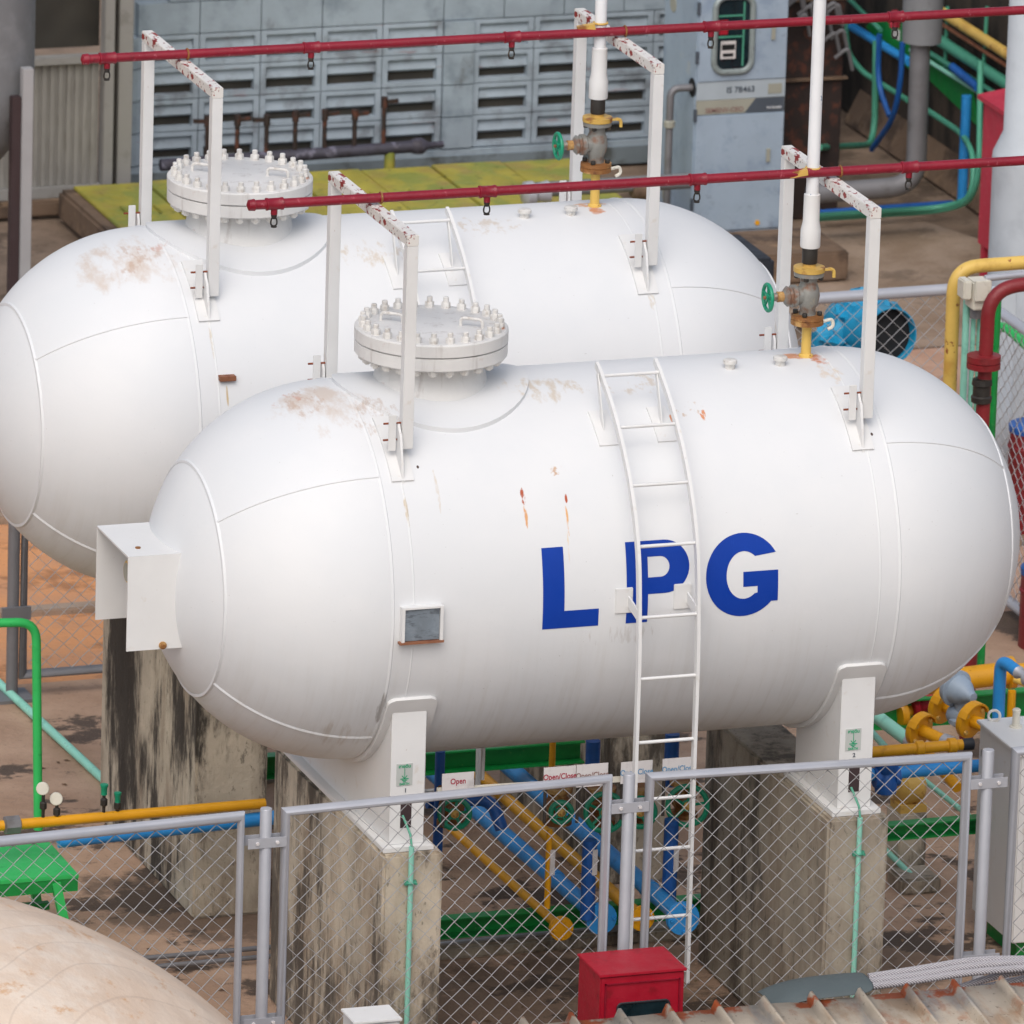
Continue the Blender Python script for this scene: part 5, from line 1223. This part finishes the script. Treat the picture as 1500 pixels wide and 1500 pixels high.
MB().box((a.x-.02, 5.58, b.z+.08), (b.x-.02, 5.618, a.z+.02)).build('lid', 'cream', jb, bevel=.006)
MB().cyl((b.x-.08, 5.72, b.z-.08), (b.x-.08, 5.72, b.z+.0), .045, 12).build('gland', 'galv_dark', jb)
MB().cyl((b.x-.02, 5.72, a.z+.0), (b.x+1.2, 5.72, a.z+.05), .025, 12).build('side_conduit', 'galv', jb)
rpn = empty('tall_red_pipe', (V(1440, 640).x, 5.4, 0), 'dark red pipe with a bolted flange and black coupling at the right edge', 'pipe')
P = [at(1580, 405, Y=5.4), at(1449, 424, Y=5.4)]; P.append(Vector((at(1436, 620, Y=5.4).x, 5.4, 0)))
MB().tube(bend(P, .22), .053, 20).build('pipe', 'darkred', rpn)
p = at(1441, 528, Y=5.4)
MB().lathe((p.x, 5.4, p.z-.06), (0, 0, 1), [(0, .055), (.005, .125), (.045, .125), (.05, .115), (.055, .125), (.1, .125), (.105, .055)], 28).build('flange', 'darkred', rpn)
p = at(1438, 573, Y=5.4)
MB().lathe((p.x, 5.4, p.z-.09), (0, 0, 1), [(0, .055), (.01, .075), (.05, .078), (.06, .066), (.13, .066), (.14, .076), (.18, .072), (.19, .055)], 24).build('coupling', 'stemblack', rpn)
thing_pipe('green_upright', [at(1462, 425, Y=6.8), Vector((at(1452, 640, Y=6.8).x, 6.8, 0))], .03, 'green', 'slim green upright behind the dark red pipe', 'post')
p = at(1440, 480, Y=9.8); q = at(1475, 478, Y=9.8)
tag(MB().tube([at(1455, 478, Y=10.4), at(1475, 480, Y=10.2), at(1520, 520, Y=9.6)], .04, 8).build('green_bar', 'green_light', None), 'light green bar slanting behind the fence at the right edge', 'bar')
# red drum things behind the side fence
for (px, py, lb) in ((1494, 650, 'dark red drum with blue rim behind the side fence, the upper one'), (1512, 860, 'dark red drum behind the side fence, at tank mid height')):
    p = at(px, py, Y=10.2) if py < 700 else at(px, py, Y=7.4)
    e = empty('drum', (p.x, p.y, 0), lb, 'drum', 'dark red drums at the right edge')
    MB().lathe((p.x+.12, p.y, 0), (0, 0, 1), [(0, .2), (p.z-.05, .2), (p.z-.04, .21), (p.z-.02, .21), (p.z-.01, .2), (p.z+.1, .2)], 28).build('shell', 'darkred', e)
    MB().lathe((p.x+.12, p.y, p.z+.1), (0, 0, 1), [(0, .205), (.05, .207), (.06, .19)], 28).build('rim', 'bluedark', e)
# yellow header, regulator, blue gooseneck
ye = 4.2
a = at(1340, 1003, Y=ye); b = at(1480, 985, Y=ye)
yh = empty('yellow_header', tuple(b), 'thick yellow header pipe with flange behind the grey regulator', 'pipe')
MB().cyl(a, b, .085).build('pipe', 'yellow', yh)
d = (b-a).normalized(); MB().lathe(b-d*.03, d, [(0, .09), (.005, .12), (.05, .12), (.06, .06), (.2, .055)], 24).build('flange', 'yellow', yh)
MB().tube([(b.x-.03, ye-.12, b.z-.1), (b.x-.03, ye-.12, 0)], .03, 10).build('support', 'yellow', yh)
MB().tube(bend([(b.x+.0, ye-.1, b.z-.02), (b.x+.1, ye-.25, b.z-.04), (b.x+.11, ye-.3, b.z-.3)], .08), .03, 10).build('branch', 'yellow_pale', yh)
gnn = empty('blue_gooseneck', tuple(at(1465, 1040, Y=3.6)), 'blue pipe bent over like a gooseneck above the pale box', 'pipe')
MB().tube(bend([Vector((at(1462, 1060, Y=3.6).x, 3.6, 0)), at(1466, 965, Y=3.6), at(1492, 985, Z=at(1466, 965, Y=3.6).z-.04)], .1), .045, 16).build('pipe', 'blue', gnn)
p = at(1492, 985, Z=at(1466, 965, Y=3.6).z-.04); MB().lathe(p, (.2, -1, -.1), [(0, .05), (.03, .03), (.1, .028), (.11, .055), (.2, .055)], 14).build('nozzle', 'galv', gnn)
# wheeled valves (yellow discs with a curved lug)
def discvalve(px, py, Y, r, lab, tail='yellow', capm='galv', long=.2):
    c = at(px, py, Y=Y); ax = Vector((.45, -.86, -.12)).normalized()
    e = empty('flanged_valve', tuple(c), lab, 'valve', 'yellow flanged pipe ends beside the pale box')
    MB().lathe(c-ax*.05, ax, [(0, r*.95), (.008, r), (.045, r), (.05, r*.95), (.055, r*.5)], 30).build('disc', 'yellow', e)
    cr = MB(); a = ax.orthogonal().normalized(); up = Vector((0, 0, 1)); up = (up-ax*up.dot(ax)).normalized(); sd_ = ax.cross(up)
    for k in range(8):
        t0 = math.radians(20+k*17); t1 = math.radians(20+(k+1)*17); pa = c+(sd_*math.cos(t0)+up*math.sin(t0))*r; pb = c+(sd_*math.cos(t1)+up*math.sin(t1))*r
        cr.bar(pa, pb+(pb-pa)*.15, .07, .014, up=ax.cross((pb-pa).normalized()))
    cr.build('rim_band', 'yellow', e)
    MB().cyl(c, c+ax*long, r*.36, 16).build('stub', tail, e)
    MB().lathe(c+ax*long, ax, [(0, r*.3), (.01, r*.45), (.09, r*.47), (.1, r*.4)], 20).build('cap', capm, e)
    for t in (.6, 2.4, 3.9, 5.5):
        MB().hexb(c+(sd_*math.cos(t)+up*math.sin(t))*r*.75, ax, .018, .02).build('bolt', 'yflange', e)
discvalve(1385, 1034, 3.4, .14, 'yellow flanged pipe end directly left of the grey regulator')
discvalve(1350, 1070, 3.0, .125, 'yellow flanged pipe end with steel cap nearest the right saddle')
discvalve(1425, 1056, 2.7, .135, 'yellow flanged pipe end touching the corner of the pale box', capm='yellow', long=.13)
gr = empty('gas_regulator', tuple(at(1408, 1010, Y=3.0)), 'grey dome shaped gas regulator among the yellow pipes', 'regulator')
c = at(1404, 1010, Y=3.0); ax = Vector((.35, -.9, -.12)).normalized()
MB().lathe(c-ax*.08, ax, [(0, .04), (.01, .12), (.04, .125), (.05, .135), (.065, .135), (.075, .11), (.14, .09), (.2, .05), (.22, .04), (.24, .035), (.245, .01)], 32).build('diaphragm_case', 'cabinet', gr)
c2 = at(1408, 1045, Y=3.0)
MB().lathe(c2+Vector((0, 0, -.09)), (0, 0, 1), [(0, .06), (.02, .09), (.05, .09), (.07, .055), (.12, .05), (.2, .06)], 18).lathe(c2-ax*.1+Vector((0, 0, -.02)), ax, [(0, .05), (.02, .075), (.07, .08), (.15, .05), (.2, .07), (.23, .07)], 18).build('body', 'cabinet', gr)
e = empty('flanged_valve', tuple(at(1320, 1045, Y=4.6)), 'yellow and magenta flanged valve peeping under the tank head', 'valve')
c = at(1313, 1045, Y=4.6); MB().lathe(c, (1, .2, .1), [(0, .1), (.02, .11), (.05, .11), (.06, .05), (.14, .05)], 20).build('disc', 'yellow', e)
c = at(1335, 1035, Y=4.6); MB().lathe(c, (1, .1, .15), [(0, .07), (.03, .09), (.06, .06), (.12, .09), (.18, .08)], 14).build('body', 'red_box', e)
# mint green capped pipes
runpipe('capped_pipe', [at(1265, 1035, Z=.75), at(1335, 1088, Z=.75)], .05, 'teal', 'thick mint green pipe with a steel end cap right of the right saddle', None, 'plug')
thing_pipe('mint_pipe', [at(1270, 1065, Z=.55), at(1300, 1098, Z=.55)], .025, 'teal', 'thin mint green pipe beside the thick capped one', 'pipe')
a = at(1260, 1103, Y=1.9); b = at(1419, 1090, Y=1.9)
yp = empty('yellow_cross_pipe', tuple(a), 'yellow pipe running level just above the right front fence rail', 'pipe')
MB().cyl(a, b, .04).build('pipe', 'yellow', yp); d = (b-a).normalized()
MB().lathe(b-d*.05, d, [(0, .042), (.08, .044), (.085, .03)], 16).build('end_cap', 'dark', yp)
for s in (.5, .8): MB().lathe(a+(b-a)*s, d, [(0, .042), (.01, .055), (.06, .055), (.07, .042)], 16).build('coupling', 'yellow', yp)
a = at(1262, 1136, Y=1.7); b = at(1440, 1121, Y=1.7)
bpp = empty('blue_cross_pipe', tuple(a), 'blue pipe running level just under the right front fence rail', 'pipe')
MB().cyl(a, b, .045).build('pipe', 'blue', bpp)
c = at(1298, 1138, Y=1.68); MB().lathe(c+Vector((0, 0, -.13)), (0, 0, 1), [(0, .04), (.02, .075), (.1, .085), (.16, .06), (.2, .08), (.24, .08), (.25, .04)], 18).lathe(c-Vector((.09, 0, 0)), (1, 0, 0), [(0, .07), (.03, .07), (.035, .055), (.14, .055), (.145, .07), (.18, .07)], 18).build('valve', 'bluedark', bpp)
thing_pipe('yellow_slant_pipe', [at(1360, 1105, Z=.62), at(1403, 1154, Z=.5)], .04, 'yellow', 'short yellow pipe slanting under the blue level pipe', 'pipe')
# pump behind the fence
pm = empty('yellow_pump', tuple(at(1330, 1175, Y=2.6)), 'squat olive yellow pump on a small block right of the right pier', 'pump')
c = at(1332, 1153, Y=2.6)
MB().lathe(c+Vector((-.11, 0, 0)), (1, .1, 0), [(0, .05), (.02, .1), (.05, .13), (.17, .13), (.2, .1), (.23, .05)], 24).box((c.x-.1, 2.5, c.z-.16), (c.x+.1, 2.7, c.z-.1)).build('casing', 'yflange', pm)
p = at(1332, 1185, Y=2.6); MB().box((c.x-.11, 2.48, 0), (c.x+.1, 2.74, c.z-.161)).build('block', 'pier', pm, bevel=.01)
thing_pipe('mint_pipe', [at(1348, 1138, Z=.35), at(1445, 1216, Z=.15)], .02, 'teal', 'long thin mint pipe slanting past the olive pump', 'pipe')
thing_pipe('mint_pipe', [at(1292, 1240, Z=.2), at(1335, 1282, Z=.1)], .022, 'teal', 'short mint pipe slanting beside the right pier foot', 'pipe')
p = at(1320, 1283, Z=.1); tag(MB().box((p.x-.05, p.y-.15, 0), (p.x+.25, p.y+.15, .12)).build('stone_block', 'pier_pale', None, bevel=.02), 'small concrete block on the floor at the foot of the short mint pipe', 'block')
# ---- pale box (transformer like enclosure)
Yb0 = .6; A = at(1500, 1104, Y=Yb0); zt_w = A.z
P0 = at(1437, 1056, Z=zt_w)
pb_ = empty('pale_enclosure', (P0.x, Yb0, 0), 'pale grey steel enclosure with lifting ring behind the right fence panel', 'cabinet')
xw = at(1437, 1056, Z=zt_w).x; yw = P0.y
xw = at(1434, 1100, Y=yw).x
MB().box((xw, Yb0, .15), (xw+1.1, yw, zt_w-.02)).build('body', 'white', pb_, bevel=.008)
MB().box((xw-.02, Yb0-.02, zt_w-.02), (xw+1.12, yw+.02, zt_w+.006)).build('lid', 'white', pb_, bevel=.004)
p = at(1452, 1058, Z=zt_w); MB().torus((p.x+.02, p.y+.0, zt_w+.045), (.4, 1, 0), .04, .01, 20, 6).build('lifting_ring', 'bolt', pb_)
p = at(1488, 1066, Z=zt_w); MB().lathe((p.x, p.y, zt_w), (0, 0, 1), [(0, .045), (.015, .045), (.018, .028), (.1, .026), (.13, .03), (.14, .02)], 14).build('knob', 'cream', pb_)
text('17/796', .07, 'lettering', 'text_dark', pb_, (xw-.0025, (Yb0+yw)/2+.25, zt_w-.22), (0, -1, 0), (0, 0, 1), .001)
MB().box((xw+.05, Yb0-.012, .5), (xw+1.05, Yb0-.002, zt_w-.12)).build('door', 'white', pb_, bevel=.004)
MB().box((xw+.08, Yb0+.1, 0), (xw+1.0, yw-.1, .15)).build('skid', 'green', pb_)
